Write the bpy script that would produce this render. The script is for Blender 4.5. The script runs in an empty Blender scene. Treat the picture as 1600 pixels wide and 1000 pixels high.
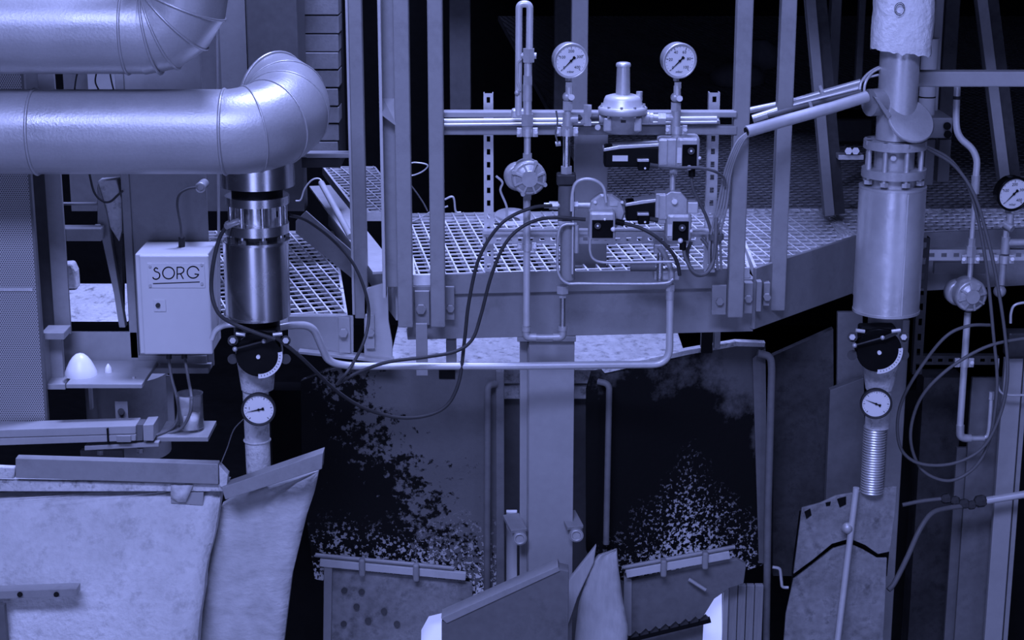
import bpy, math, random
from mathutils import Vector, Matrix
random.seed(7)
# ------------------------------------------------------------------ camera, world, light
PITCH = math.radians(14.9); F = 2800.0; CZ = 3.5
SC = bpy.context.scene; COL = SC.collection
cd = bpy.data.cameras.new('camera'); cam = bpy.data.objects.new('camera', cd); COL.objects.link(cam)
cam.location = (0, 0, CZ); cam.rotation_euler = (math.pi/2 - PITCH, 0, 0)
cd.sensor_fit = 'HORIZONTAL'; cd.sensor_width = 36.0; cd.lens = 36.0*F/1600; cd.clip_end = 100
SC.camera = cam
TINT = (0.36, 0.425, 1.0)
w = bpy.data.worlds.new('hall_air'); SC.world = w; w.use_nodes = True
bgn = w.node_tree.nodes['Background']; bgn.inputs[0].default_value = (*TINT, 1); bgn.inputs[1].default_value = 0.022
def area(name, loc, target, sx, sy, power):
    l = bpy.data.lights.new(name, 'AREA'); l.shape = 'RECTANGLE'; l.size = sx; l.size_y = sy; l.energy = power; l.color = TINT
    o = bpy.data.objects.new(name, l); COL.objects.link(o); o.location = loc
    o.rotation_euler = (Vector(target)-Vector(loc)).to_track_quat('-Z', 'Y').to_euler()
area('clerestory_window', (-0.9, -0.5, 6.9), (0.0, 4.9, 2.4), 3.4, 1.2, 385)
area('roof_skylight', (0.05, 5.25, 7.2), (0.05, 5.2, 2.4), 1.3, 0.7, 390)
area('front_band_lamp', (-1.7, -6.5, 2.3), (0.0, 4.9, 2.3), 3.0, 4.2, 125)  # low front light, tall shape added for a bright band on the steel
area('side_band_lamp', (5.2, -3.5, 2.4), (0.0, 4.9, 2.3), 1.4, 4.0, 45)  # added lamp, gives the steel jackets a second reflected band
vs = SC.view_settings; vs.view_transform = 'Standard'; vs.look = 'None'; vs.gamma = 1; vs.use_curve_mapping = False; vs.exposure = 0.25

# ------------------------------------------------------------------ picture -> place
CP, SP = math.cos(PITCH), math.sin(PITCH)
def P(u, v, Y):
    a = (u-800)/F; b = (500-v)/F
    d = Vector((a, CP+b*SP, -SP+b*CP)); k = Y/d.y
    return Vector((d.x*k, Y, CZ+d.z*k))
def S(v, Y):                       # metres per pixel
    return Y/(CP+(500-v)/F*SP)/F
def X(u, v, Y): return P(u, v, Y).x
def Z(v, Y): return P(800, v, Y).z

# ------------------------------------------------------------------ materials
MATS = {}
def nt(name):
    m = bpy.data.materials.new(name); m.use_nodes = True
    return m, m.node_tree.nodes, m.node_tree.links, m.node_tree.nodes['Principled BSDF']
def g3(g): return (g, g, g, 1)
def ramp(N, L, src, stops):
    r = N.new('ShaderNodeValToRGB'); L.new(src, r.inputs[0]); e = r.color_ramp.elements
    while len(e) < len(stops): e.new(0.5)
    for i, (p, c) in enumerate(stops): e[i].position = p; e[i].color = g3(c)
    return r.outputs[0]
def noise(N, L, co, sc, det=4, rough=.55):
    n = N.new('ShaderNodeTexNoise'); n.inputs['Scale'].default_value = sc; n.inputs['Detail'].default_value = det
    n.inputs['Roughness'].default_value = rough; L.new(co, n.inputs['Vector']); return n.outputs[0]
def mth(N, L, op, a, b=None):
    m = N.new('ShaderNodeMath'); m.operation = op
    for i, x in enumerate((a, b)):
        if x is None: continue
        if isinstance(x, (int, float)): m.inputs[i].default_value = x
        else: L.new(x, m.inputs[i])
    return m.outputs[0]
def bump(N, L, B, src, dist):
    b = N.new('ShaderNodeBump'); b.inputs['Distance'].default_value = dist; b.inputs['Strength'].default_value = 1
    L.new(src, b.inputs['Height']); L.new(b.outputs[0], B.inputs['Normal'])
def mat(name, g, metal=0., rough=.5, ns=9., amp=.18, fine=60., bmp=0., stretch=None, dirt=0.):
    m, N, L, B = nt(name)
    co = N.new('ShaderNodeTexCoord').outputs['Object']
    if stretch:
        mp = N.new('ShaderNodeMapping'); mp.inputs['Scale'].default_value = stretch; L.new(co, mp.inputs[0]); co = mp.outputs[0]
    n1 = noise(N, L, co, ns); n2 = noise(N, L, co, fine, 3)
    f = mth(N, L, 'ADD', mth(N, L, 'MULTIPLY', n1, .65), mth(N, L, 'MULTIPLY', n2, .35))
    c = ramp(N, L, f, [(.3, g*(1-amp)), (.7, g*(1+amp))])
    if dirt:
        d = ramp(N, L, noise(N, L, co, ns*2.2, 8, .7), [(.52, 0), (.68, dirt)])
        mx = N.new('ShaderNodeMix'); mx.data_type = 'RGBA'; L.new(d, mx.inputs[0]); L.new(c, mx.inputs[6]); mx.inputs[7].default_value = g3(g*.22); c = mx.outputs[2]
    L.new(c, B.inputs['Base Color'])
    B.inputs['Metallic'].default_value = metal; B.inputs['Specular IOR Level'].default_value = .5 if g > .2 else (.22 if g > .02 else .1)
    L.new(ramp(N, L, n1, [(.3, max(rough-.08, .05)), (.7, min(rough+.08, 1))]), B.inputs['Roughness'])
    if bmp: bump(N, L, B, n2, bmp)
    MATS[name] = m; return m
mat('paint_light', .33, 0, .42, 5, .10, 50)
mat('paint_grey', .28, 0, .45, 5, .14, 50, dirt=.25)
mat('paint_beam', .26, 0, .5, 4, .14, 40, dirt=.3)
mat('paint_dark', .13, 0, .5, 5, .2, 40)
mat('box_white', .60, 0, .4, 4, .03, 40)
mat('galv', .62, .55, .40, 7, .12, 90, .0006)
mat('duct', .45, .50, .40, 6, .10, 160, .0005)
mat('steel', .78, 1., .22, 5, .05, 30)
mat('jacket', .75, .6, .36, 5, .14, 30, .0012)
mat('cast', .46, .35, .42, 14, .16, 70, .0008)
mat('pipe_light', .60, .25, .35, 8, .10, 60)
mat('brass', .50, .7, .35, 12, .15, 60)
mat('black', .005, 0, .45, 8, .3, 50)
mat('black_gloss', .006, 0, .22, 8, .3, 50)
mat('rubber', .045, 0, .5, 8, .2, 50)
mat('cable_grey', .13, 0, .45, 8, .15, 60)
mat('dark_steel', .045, .3, .5, 8, .3, 50)
mat('soot_steel', .055, .1, .6, 8, .45, 40, .001, dirt=.6)
mat('brick', .24, 0, .8, 10, .2, 70, .001, dirt=.2)
mat('mortar', .03, 0, .9)
mat('concrete', .60, 0, .9, 14, .22, 90, .003, dirt=.85)
mat('blanket', .60, 0, .9, 9, .16, 60, .004, dirt=.35)
mat('wool', .80, 0, .95, 8, .14, 55, .006)
mat('fold', .47, 0, .9, 6, .22, 22, .005, stretch=(1.4, 1, 2.4))
mat('dial', .82, 0, .4, 5, .03, 40)
mat('ink', .012, 0, .5)
mat('grate', .88, .1, .45, 10, .2, 60)
mat('wood', .22, 0, .7, 5, .2, 30, .001, stretch=(6, 6, .8))
mat('cloth', .42, 0, .9, 4, .2, 40, .002, stretch=(2, 2, .5))
mat('floor_concrete', .32, 0, .8, 1.5, .2, 12)
mat('board_grey', .15, 0, .55, 5, .2, 40, dirt=.3)
mat('mottled', .24, 0, .7, 9, .5, 45, .002, dirt=.7)
mat('paint_bright', .50, 0, .42, 5, .10, 50, dirt=.15)
mat('cable_light', .26, 0, .45, 8, .15, 60)
mat('grate_shaded', .30, .2, .6, 10, .3, 60)  # far grating: its shade is put into a darker colour
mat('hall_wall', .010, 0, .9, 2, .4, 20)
mat('rag', .55, 0, .9, 20, .4, 60, .002)
mat('label', .70, 0, .5, 30, .1, 90)
mat('white_lamp', .88, 0, .3, 5, .02)
def perf_mat():
    m, N, L, B = nt('perforated'); co = N.new('ShaderNodeTexCoord').outputs['Object']
    sx = N.new('ShaderNodeSeparateXYZ'); L.new(co, sx.inputs[0]); p = .0058
    def dots(off):
        ds = []
        for i, pp in ((0, p), (2, p*1.732)):
            q = mth(N, L, 'FRACT', mth(N, L, 'ADD', mth(N, L, 'DIVIDE', sx.outputs[i], pp), 50+off))
            ds.append(mth(N, L, 'MULTIPLY', mth(N, L, 'SUBTRACT', q, .5), pp/p))
        return mth(N, L, 'SQRT', mth(N, L, 'ADD', mth(N, L, 'MULTIPLY', ds[0], ds[0]), mth(N, L, 'MULTIPLY', ds[1], ds[1])))
    d = mth(N, L, 'MINIMUM', dots(0), dots(.5))
    L.new(ramp(N, L, d, [(.27, .015), (.33, .40)]), B.inputs['Base Color']); B.inputs['Roughness'].default_value = .5
    MATS['perforated'] = m
perf_mat()
def soot_mat(name, base, mode):
    m, N, L, B = nt(name); tc = N.new('ShaderNodeTexCoord'); ge = tc.outputs['Generated']; ob = tc.outputs['Object']
    s = N.new('ShaderNodeSeparateXYZ'); L.new(ge, s.inputs[0]); x, z = s.outputs[0], s.outputs[2]
    n = noise(N, L, ob, 7, 8, .65); nf = noise(N, L, ob, 42, 5, .7); sp = noise(N, L, ob, 95, 2, .6); ng = noise(N, L, ob, 2.5, 3)
    add = lambda a, b: mth(N, L, 'ADD', a, b)
    mul = lambda a, b: mth(N, L, 'MULTIPLY', a, b)
    if mode == 0:      # crust creeping up the lower left; shade painted down the left side too
        k = add(add(add(mul(x, -1.0), mul(z, -.80)), 1.02-1.3), add(mul(n, 1.1), mul(nf, 1.5)))
        soot = ramp(N, L, k, [(.0, 0), (.12, 1)])
        low = ramp(N, L, add(z, mul(n, .25)), [(.20, 1), (.52, 0)])
    else:              # nearly the whole plate burnt, only the top and right rim bare
        k = add(add(mul(z, -.85), mul(mth(N, L, 'POWER', x, 6), -.55)), add(mul(n, .8), mul(nf, .15)))
        soot = ramp(N, L, add(k, .50), [(.08, 0), (.24, 1)])
        low = ramp(N, L, add(add(z, mul(n, .35)), mul(mth(N, L, 'ABSOLUTE', mth(N, L, 'SUBTRACT', x, .55)), .9)), [(.30, 1), (.78, 0)])
    spk = ramp(N, L, add(sp, mul(low, .13)), [(.60, 0), (.66, 1)])
    spk = mul(spk, low)
    c0 = ramp(N, L, add(mul(ng, .7), mul(nf, .3)), [(.3, base*.8), (.7, base*1.2)])
    m1 = N.new('ShaderNodeMix'); m1.data_type = 'RGBA'; L.new(soot, m1.inputs[0]); L.new(c0, m1.inputs[6]); m1.inputs[7].default_value = g3(.005)
    m2 = N.new('ShaderNodeMix'); m2.data_type = 'RGBA'; L.new(spk, m2.inputs[0]); L.new(m1.outputs[2], m2.inputs[6]); m2.inputs[7].default_value = g3(.7)
    L.new(m2.outputs[2], B.inputs['Base Color']); B.inputs['Roughness'].default_value = .75; B.inputs['Specular IOR Level'].default_value = .12
    bump(N, L, B, add(mul(nf, .5), mul(spk, .6)), .004)
    MATS[name] = m
soot_mat('plate_stained_shaded', .13, 0); soot_mat('plate_burnt', .10, 1)
def glass_mat():
    m, N, L, B = nt('glass'); B.inputs['Base Color'].default_value = g3(.9); B.inputs['Roughness'].default_value = .08
    B.inputs['Transmission Weight'].default_value = .93; B.inputs['IOR'].default_value = 1.2
    MATS['glass'] = m
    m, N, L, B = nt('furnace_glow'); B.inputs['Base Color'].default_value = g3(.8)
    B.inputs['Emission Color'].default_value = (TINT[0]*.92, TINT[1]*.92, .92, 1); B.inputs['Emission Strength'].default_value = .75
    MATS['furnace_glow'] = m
glass_mat()

# ------------------------------------------------------------------ mesh collector
class G:
    def __init__(s): s.v = []; s.f = []; s.sm = []
    def add(s, vs, fs, smooth=False):
        o = len(s.v); s.v += [Vector(q) for q in vs]; s.f += [tuple(i+o for i in f) for f in fs]; s.sm += [smooth]*len(fs); return s
    def box(s, x0, x1, y0, y1, z0, z1):
        return s.add([(x, y, z) for z in (z0, z1) for y in (y0, y1) for x in (x0, x1)],
                     [(0, 2, 3, 1), (4, 5, 7, 6), (0, 1, 5, 4), (2, 6, 7, 3), (0, 4, 6, 2), (1, 3, 7, 5)])
    def bx(s, u0, v0, u1, v1, Y, d):            # upright box, front face seen at this rectangle
        vm = (v0+v1)/2
        return s.box(X(u0, vm, Y), X(u1, vm, Y), Y, Y+d, Z(v1, Y), Z(v0, Y))
    def bxz(s, u0, v0, u1, v1, Y, d, z0=0):      # the same, carried on down to z0
        vm = (v0+v1)/2
        return s.box(X(u0, vm, Y), X(u1, vm, Y), Y, Y+d, z0, Z(v0, Y))
    def obox(s, p, q, wdir, w_, h):              # bar from p to q, wdir = thickness direction
        p, q = Vector(p), Vector(q); a = (q-p).normalized(); wd = Vector(wdir); wd = (wd-a*wd.dot(a)).normalized(); hd = a.cross(wd)
        vs = [e+wd*(i*w_/2)+hd*(j*h/2) for e in (p, q) for i, j in ((-1, -1), (1, -1), (1, 1), (-1, 1))]
        return s.add(vs, [(3, 2, 1, 0), (4, 5, 6, 7), (0, 1, 5, 4), (1, 2, 6, 5), (2, 3, 7, 6), (3, 0, 4, 7)])
    def poly(s, pts, d):                         # pts: 3-D outline in any plane, pushed back along y by d
        n = len(pts); pts = [Vector(q) for q in pts]
        A = sum((pts[i].x*pts[(i+1) % n].z-pts[(i+1) % n].x*pts[i].z) for i in range(n))
        if A < 0: pts = pts[::-1]
        vs = pts+[q+Vector((0, d, 0)) for q in pts]
        return s.add(vs, [tuple(range(n)), tuple(range(2*n-1, n-1, -1))]+[(i, i+n, (i+1) % n+n, (i+1) % n) for i in range(n)])
    def pp(s, uv, Y, d, Y2=None, vr=None):       # outline in pixels; Y..Y2 over the v range
        def yy(v):
            if Y2 is None: return Y
            t = (v-vr[0])/(vr[1]-vr[0]); return Y+(Y2-Y)*t
        return s.poly([P(u, v, yy(v)) for u, v in uv], d)
    def lathe(s, c, ax, prof, n=24, smooth=True, caps=True, seg=None):
        c = Vector(c); ax = Vector(ax).normalized()
        t = Vector((0, 0, 1)) if abs(ax.z) < .9 else Vector((1, 0, 0))
        e1 = t.cross(ax).normalized(); e2 = ax.cross(e1)
        vs = []; fs = []
        for (h, r) in prof:
            for i in range(n):
                a = 2*math.pi*i/n; vs.append(c+ax*h+(e1*math.cos(a)+e2*math.sin(a))*r)
        for j in range(len(prof)-1):
            for i in range(n):
                k = (i+1) % n; fs.append((j*n+i, j*n+k, (j+1)*n+k, (j+1)*n+i))
        s.add(vs, fs, smooth)
        if caps:
            m = len(prof)-1
            s.add(vs[:n], [tuple(range(n-1, -1, -1))]); s.add(vs[m*n:], [tuple(range(n))])
        return s
    def cyl(s, p, q, r, r2=None, n=20, smooth=True):
        p, q = Vector(p), Vector(q); L_ = (q-p).length
        return s.lathe(p, q-p, [(0, r), (L_, r if r2 is None else r2)], n, smooth)
    def hexn(s, p, q, r): return s.cyl(p, q, r, n=6, smooth=False)
    def tube(s, pts, r, n=10):
        pts = [Vector(q) for q in pts]; m = len(pts); rr = r if isinstance(r, (list, tuple)) else [r]*m
        t0 = (pts[1]-pts[0]).normalized(); up = Vector((0, 0, 1)) if abs(t0.z) < .9 else Vector((1, 0, 0))
        e1 = up.cross(t0).normalized(); vs = []; fs = []
        for i in range(m):
            t = (pts[min(i+1, m-1)]-pts[max(i-1, 0)]).normalized()
            e1 = (e1-t*e1.dot(t)).normalized(); e2 = t.cross(e1)
            for k in range(n):
                a = 2*math.pi*k/n; vs.append(pts[i]+(e1*math.cos(a)+e2*math.sin(a))*rr[i])
        for j in range(m-1):
            for i in range(n):
                k = (i+1) % n; fs.append((j*n+i, j*n+k, (j+1)*n+k, (j+1)*n+i))
        s.add(vs, fs, True); s.add(vs[:n], [tuple(range(n-1, -1, -1))]); s.add(vs[-n:], [tuple(range(n))]); return s
    def sph(s, c, r, n=14, sz=1.0):
        prof = [(-r*math.cos(math.pi*i/8)*sz, max(r*math.sin(math.pi*i/8), r*.02)) for i in range(9)]
        return s.lathe(c, (0, 0, 1), prof, n)
    def ring(s, c, ax, r, t, n=28): # torus
        ax = Vector(ax).normalized(); up = Vector((0, 0, 1)) if abs(ax.z) < .9 else Vector((1, 0, 0)); e1 = up.cross(ax).normalized(); e2 = ax.cross(e1)
        vs = []; fs = []
        for i in range(n):
            a = 2*math.pi*i/n; d = e1*math.cos(a)+e2*math.sin(a)
            for k in range(6):
                b = 2*math.pi*k/6; vs.append(Vector(c)+d*(r+t*math.cos(b))+ax*t*math.sin(b))
        for i in range(n):
            for k in range(6): fs.append((i*6+k, ((i+1) % n)*6+k, ((i+1) % n)*6+(k+1) % 6, i*6+(k+1) % 6))
        return s.add(vs, fs, True)
def px(pts, Y):                       # [(u,v) or (u,v,Y)] -> points
    return [P(q[0], q[1], q[2] if len(q) > 2 else Y) for q in pts]
def curve(pts, k=8):                  # Catmull-Rom
    pts = [pts[0]*2-pts[1]]+pts+[pts[-1]*2-pts[-2]]; out = []
    for i in range(1, len(pts)-2):
        a, b, c, d = pts[i-1:i+3]
        for j in range(k):
            t = j/k; out.append(.5*((2*b)+(c-a)*t+(2*a-5*b+4*c-d)*t*t+(3*b-a-3*c+d)*t**3))
    return out+[pts[-2]]
def fillet(pts, r, k=6):
    out = [pts[0]]
    for i in range(1, len(pts)-1):
        a, b, c = pts[i-1:i+2]; u = (a-b); v_ = (c-b); l = min(r, u.length*.48, v_.length*.48)
        s, e = b+u.normalized()*l, b+v_.normalized()*l
        for j in range(k+1):
            t = j/k; out.append(s*(1-t)**2+b*2*t*(1-t)+e*t*t)
    return out+[pts[-1]]
_fc = {}
def text(g, s, size, o, e1, e2):      # flat lettering in the plane e1,e2 centred on o
    if s not in _fc:
        c = bpy.data.curves.new('t', 'FONT'); c.body = s; c.align_x = 'CENTER'; c.align_y = 'CENTER'; c.resolution_u = 2
        ob = bpy.data.objects.new('t', c); COL.objects.link(ob); bpy.context.view_layer.update()
        me = bpy.data.meshes.new_from_object(ob.evaluated_get(bpy.context.evaluated_depsgraph_get()))
        _fc[s] = ([tuple(q.co) for q in me.vertices], [tuple(p.vertices) for p in me.polygons])
        bpy.data.objects.remove(ob); bpy.data.curves.remove(c); bpy.data.meshes.remove(me)
    vs, fs = _fc[s]; g.add([o+e1*x*size+e2*y*size for x, y, z in vs], fs)

# ------------------------------------------------------------------ objects
THINGS = []
def mesh_obj(name, g, m, bevel=0):
    c = sum(g.v, Vector())/len(g.v)
    me = bpy.data.meshes.new(name); me.from_pydata([tuple(q-c) for q in g.v], [], g.f); me.update()
    me.polygons.foreach_set('use_smooth', g.sm); me.materials.append(MATS[m])
    o = bpy.data.objects.new(name, me); COL.objects.link(o); o.location = c
    if bevel:
        b = o.modifiers.new('bevel', 'BEVEL'); b.width = bevel; b.segments = 2; b.limit_method = 'ANGLE'; b.angle_limit = math.radians(50)
    return o
class Thing:
    def __init__(s, name, label=None, cat=None, group=None, kind=None):
        s.o = bpy.data.objects.new(name, None); COL.objects.link(s.o); s.o.empty_display_size = .05; s.parts = []; THINGS.append(s)
        if label: s.o['label'] = label
        if cat: s.o['category'] = cat
        if group: s.o['group'] = group
        s.o['kind'] = kind or 'thing'
    def part(s, name, g, m, bevel=0, of=None, label=None, kind=None):
        o = mesh_obj(name, g, m, bevel); s.parts.append((o, of))
        if label: o['label'] = label
        if kind: o['kind'] = kind
        return o
def finish():
    for t in THINGS:
        lo = Vector((1e9,)*3); hi = -lo; cs = {}
        for o, of in t.parts:
            cs[o] = o.location.copy()
            for q in o.data.vertices:
                p = q.co+cs[o]
                for i in range(3): lo[i] = min(lo[i], p[i]); hi[i] = max(hi[i], p[i])
        base = Vector(((lo.x+hi.x)/2, (lo.y+hi.y)/2, lo.z)); t.o.location = base
        for o, of in t.parts:
            o.parent = of if of else t.o; o.location = cs[o]-(cs[of] if of else base)
def one(name, label, cat, g, m, bevel=0, group=None, kind=None):
    o = mesh_obj(name, g, m, bevel)
    if label: o['label'] = label
    if cat: o['category'] = cat
    if group: o['group'] = group
    o['kind'] = kind or 'thing'
    return o
def struct(name, g, m, bevel=0): return one(name, None, None, g, m, bevel, kind='structure')
def vcyl(g, u, v0, v1, rp, Y, rp2=None, n=32):     # upright cylinder; v0/v1 are the front rims, rp in px
    s = S((v0+v1)/2, Y); r = rp*s; r2 = (rp2 if rp2 is not None else rp)*s
    x = X(u, (v0+v1)/2, Y); return g.cyl((x, Y, Z(v1, Y-r2)), (x, Y, Z(v0, Y-r)), r2, r, n)
def bolt(g, p, d, r, h): d = Vector(d).normalized(); return g.hexn(p, Vector(p)+d*h, r)
FR = Vector((0, -1, 0))
def cable(name, label, pts, Y, rp, m='rubber', k=8, n=8, cat='cable', group=None):
    q = px(pts, Y); return one(name, label, cat, G().tube(curve(q, k), rp*S(pts[0][1], Y), n), m, group=group)

# ================================================================== the hall (setting)
ZP = Z(432, 4.85)                                  # walkway level
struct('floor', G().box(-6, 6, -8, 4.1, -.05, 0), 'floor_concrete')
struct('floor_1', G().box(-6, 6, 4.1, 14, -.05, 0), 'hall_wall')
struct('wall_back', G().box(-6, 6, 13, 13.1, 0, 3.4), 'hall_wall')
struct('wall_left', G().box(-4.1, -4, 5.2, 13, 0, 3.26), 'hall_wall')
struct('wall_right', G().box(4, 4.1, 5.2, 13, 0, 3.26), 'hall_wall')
struct('shade_slab_1', G().box(X(1195, 0, 4.9), 4, 4.95, 5.6, 3.26, 3.4), 'hall_wall')  # unseen slab, added to shade the right-hand grating
struct('shade_slab', G().box(X(560, 0, 4.8), 4, 5.6, 13, 3.26, 3.4), 'hall_wall')  # unseen slab, its edge placed to keep the rear grating dark
# ================================================================== walkway
A2 = lambda u, v, Y: Vector((X(u, v, Y), Y))
FA, FC = A2(636, 450, 4.845), A2(1180, 470, 4.935)
FD, FE = A2(1336, 400, 5.36), A2(1850, 380, 5.60)
ZB = Z(530, 4.85)
def hbar(g, p, q, z0, z1, t, off=0):               # upright plate along p-q, thickness t behind the line
    d = (q-p).normalized(); nb = Vector((-d.y, d.x))
    if nb.y < 0: nb = -nb
    a, b = p+nb*(off+t/2), q+nb*(off+t/2); zm = (z0+z1)/2
    return g.obox((a.x, a.y, zm), (b.x, b.y, zm), (nb.x, nb.y, 0), t, z1-z0)
def clipseg(p, d, poly):
    t0, t1 = -1e9, 1e9; n = len(poly); c = sum(poly, Vector((0, 0)))/n
    for i in range(n):
        a, b = poly[i], poly[(i+1) % n]; e = b-a; nn = Vector((-e.y, e.x))
        if nn.dot(c-a) < 0: nn = -nn
        den = nn.dot(d); num = nn.dot(a-p)
        if abs(den) < 1e-9:
            if nn.dot(p-a) < 0: return None
        elif den > 0: t0 = max(t0, num/den)
        else: t1 = min(t1, num/den)
    return (t0, t1) if t1-t0 > .01 else None
def grating(poly, z, ang=8.0, sb=.0365, sc=.0485, rim=True):
    g = G(); a = math.radians(ang); db = Vector((-math.sin(a), math.cos(a))); dc = Vector((math.cos(a), math.sin(a)))
    c = sum(poly, Vector((0, 0)))/len(poly)
    for d, o, sp, th, h, dz in ((db, dc, sb, .0048, .026, .003), (dc, db, sc, .0075, .004, -.0005)):
        for i in range(-190, 191):
            p = c+o*(i*sp); r = clipseg(p, d, poly)
            if r:
                p0, p1 = p+d*r[0], p+d*r[1]
                g.obox((p0.x, p0.y, z-h/2+dz), (p1.x, p1.y, z-h/2+dz), (o.x, o.y, 0), th, h)
    if rim:
        for i in range(len(poly)):
            p, q = poly[i], poly[(i+1) % len(poly)]; e = (q-p).normalized()
            g.obox((p.x, p.y, z-.014), (q.x, q.y, z-.014), (-e.y, e.x, 0), .008, .03)
    return g
t = Thing('walkway_platform', 'grey steel walkway with open grating floor behind the gauges', 'walkway')
b2 = Vector((FC.x+.03, 5.80)); b1 = Vector((FA.x-.06, 5.72))
t.part('front_beam', hbar(hbar(hbar(G(), FA, FC, ZB, ZP-.045, .012, .012), FA, FC, ZB-.004, ZB+.004, .10, .012), FA, FC, ZP-.05, ZP-.03, .1, .012), 'paint_beam', .002)
t.part('toe_plate', hbar(G(), FA+Vector((.095, .01)), FC+Vector((-.06, -.004)), ZP-.052, ZP+.006, .010, -.004), 'paint_beam', .0015)
s0, s1 = FA+Vector((.10, .018)), FC+Vector((-.02, .008))
t.part('side_beam', hbar(hbar(G(), FC, FD, ZB+.01, ZP+.004, .012, 0), FC, FD, ZB+.005, ZB+.014, .08, 0), 'paint_beam', .002)
t.part('rear_beam', hbar(G(), FD, FE, ZB+.0, ZP+.004, .012, 0), 'paint_beam', .002)
t.part('grating', grating([FA+Vector((.02, .02)), FC+Vector((-.02, .02)), b2, b1], ZP), 'grate', kind='stuff', label='open bar grating, brightest along the front edge')
t.part('grating', grating([FC+Vector((.0, .015)), FD+Vector((0, .015)), Vector((FD.x, 5.8)), b2], ZP), 'grate', kind='stuff')
t.part('grating', grating([FD+Vector((-.04, .015)), FE+Vector((0, .015)), Vector((FE.x, 5.8)), Vector((FD.x-.04, 5.8))], ZP), 'grate', kind='stuff')
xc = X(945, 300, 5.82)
t.part('grating', grating([Vector((xc, 5.82)), Vector((2.4, 5.82)), Vector((3.7, 12.6)), Vector((xc-.4, 12.6))], ZP), 'grate_shaded', kind='stuff')
for u, v, yy in ((704, 481, 4.838), (1124, 470, 4.864), (1169, 466, 4.886), (1198, 463, 4.95)): t.part('bolt', bolt(G(), P(u, v, yy), FR, 6*S(480, 4.84), .014), 'paint_grey')
for q in ((1112, 446, 1135, 492, 4.862, .012), (696, 448, 710, 500, 4.836, .01), (1163, 442, 1176, 490, 4.885, .03), (1182, 440, 1190, 487, 4.91, .03), (1193, 442, 1203, 478, 4.95, .03)): t.part('post_bracket', G().bx(*q), 'paint_beam', .0015)
# corner bracket between the posts on the left
g = G(); g.bx(637, 455, 648, 503, 4.86, .02); g.bx(648, 455, 671, 508, 4.845, .012); bolt(g, P(658, 482, 4.845), FR, 8*S(480, 4.84), .014)
one('corner_bracket', 'bolted grey angle bracket between the two front posts', 'bracket', g, 'paint_beam', .0015)
# lower walkway on the left
ZL = Z(491, 4.95)
lw = [A2(318, 491, 4.95), A2(541, 491, 4.95), A2(520, 361, 6.08), A2(300, 361, 6.08)]
t = Thing('lower_walkway', 'lower stretch of grating beside the left steel jacket', 'walkway')
t.part('grating', grating(lw, ZL, 17.0, .040, .052), 'grate', kind='stuff')
t.part('front_plate', G().pp([(450, 494), (552, 494), (552, 553), (470, 551), (450, 546)], 4.94, .012), 'paint_bright', .0015)
g = G().pp([(569, 452), (606, 440), (607, 500), (613, 536), (613, 566), (569, 560)], 4.93, .012)
t.part('end_plate', g, 'paint_bright', .0015)
t.part('bottom_flange', G().pp([(466, 549), (614, 564), (614, 569), (466, 553)], 4.90, .05), 'paint_bright', .001)
for q in ((529, 496, 547, 552, 4.925, .016), (571, 492, 585, 545, 4.915, .016)): t.part('strap', G().bx(*q), 'paint_bright', .0015)
for u, v in ((537, 519), (579, 518)): t.part('bolt', bolt(G(), P(u, v, 4.92), FR, 7*S(v, 4.9), .016), 'paint_bright')
p, q = A2(603, 428, 4.90), A2(500, 300, 6.2)
g = G(); d = (q-p).normalized(); g.obox((p.x, p.y, ZP), (q.x, q.y, ZP), (0, 0, 1), .008, .075); g.obox((p.x+.03, p.y, ZP-.07), (q.x+.03, q.y, ZP-.07), (0, 0, 1), .14, .008)
t.part('stringer', g, 'paint_bright', .001)
t.part('grating', grating([A2(560, 330, 5.75), A2(640, 330, 5.75), A2(585, 262, 6.6), A2(505, 262, 6.6)], ZP, 17, .04, .05), 'grate', kind='stuff')
t.part('side_wall', G().pp([(462, 346), (478, 330), (549, 392), (549, 434), (462, 364)], 5.25, .01), 'paint_grey')
# ------------------------------------------------------------------ posts and rails
def post(name, label, u0, u1, v0, v1, Y, d, m='paint_grey', cat='post', bev=.004):
    return one(name, label, cat, G().bx(u0, v0, u1, v1, Y, d), m, bev)
t = Thing('angle_post', 'slim grey steel post with side rail, left of the double post', 'post')
t.part('upright', G().bx(548, -75, 569, 498, 4.93, .04), 'paint_grey', .003)
t.part('flange', G().bx(544, -75, 548, 492, 4.925, .05), 'paint_bright', .001)
t.part('rail', G().bx(478, 239, 549, 247, 4.94, .04), 'paint_light', .003)
t = Thing('channel_post', 'wide open channel post with a stiffener plate, beside the slim post', 'post')
t.part('face', G().bx(617, -75, 641, 512, 4.80, .045), 'paint_grey', .003)
t.part('web', G().bx(597, -75, 618, 448, 4.845, .008), 'paint_grey')
t.part('lip', G().bx(593, -75, 598, 466, 4.80, .05), 'paint_bright', .001)
g = G(); x0, x1 = X(597, 170, 4.8), X(618, 170, 4.8); zz = Z(192, 4.80)
g.add([(x0, 4.845, zz+.06), (x1, 4.845, zz+.06), (x1, 4.80, zz), (x0, 4.80, zz+.028), (x0, 4.845, zz+.052), (x1, 4.845, zz+.052), (x1, 4.80, zz-.008), (x0, 4.80, zz+.02)],
      [(0, 3, 2, 1), (4, 5, 6, 7), (0, 1, 5, 4), (1, 2, 6, 5), (2, 3, 7, 6), (3, 0, 4, 7)])
t.part('stiffener', g, 'paint_light')
post('guardrail_post', 'square grey post at the left end of the gauge rail', 669.5, 693, -75, 512, 4.775, .045)
post('guardrail_post', 'square grey post right of the second round gauge, carrying the rail end', 1146, 1171, -75, 497, 4.83, .05)
post('guardrail_post', 'square grey post farther right, beside the diagonal conduits', 1214, 1238, -75, 486, 5.00, .05)
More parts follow.
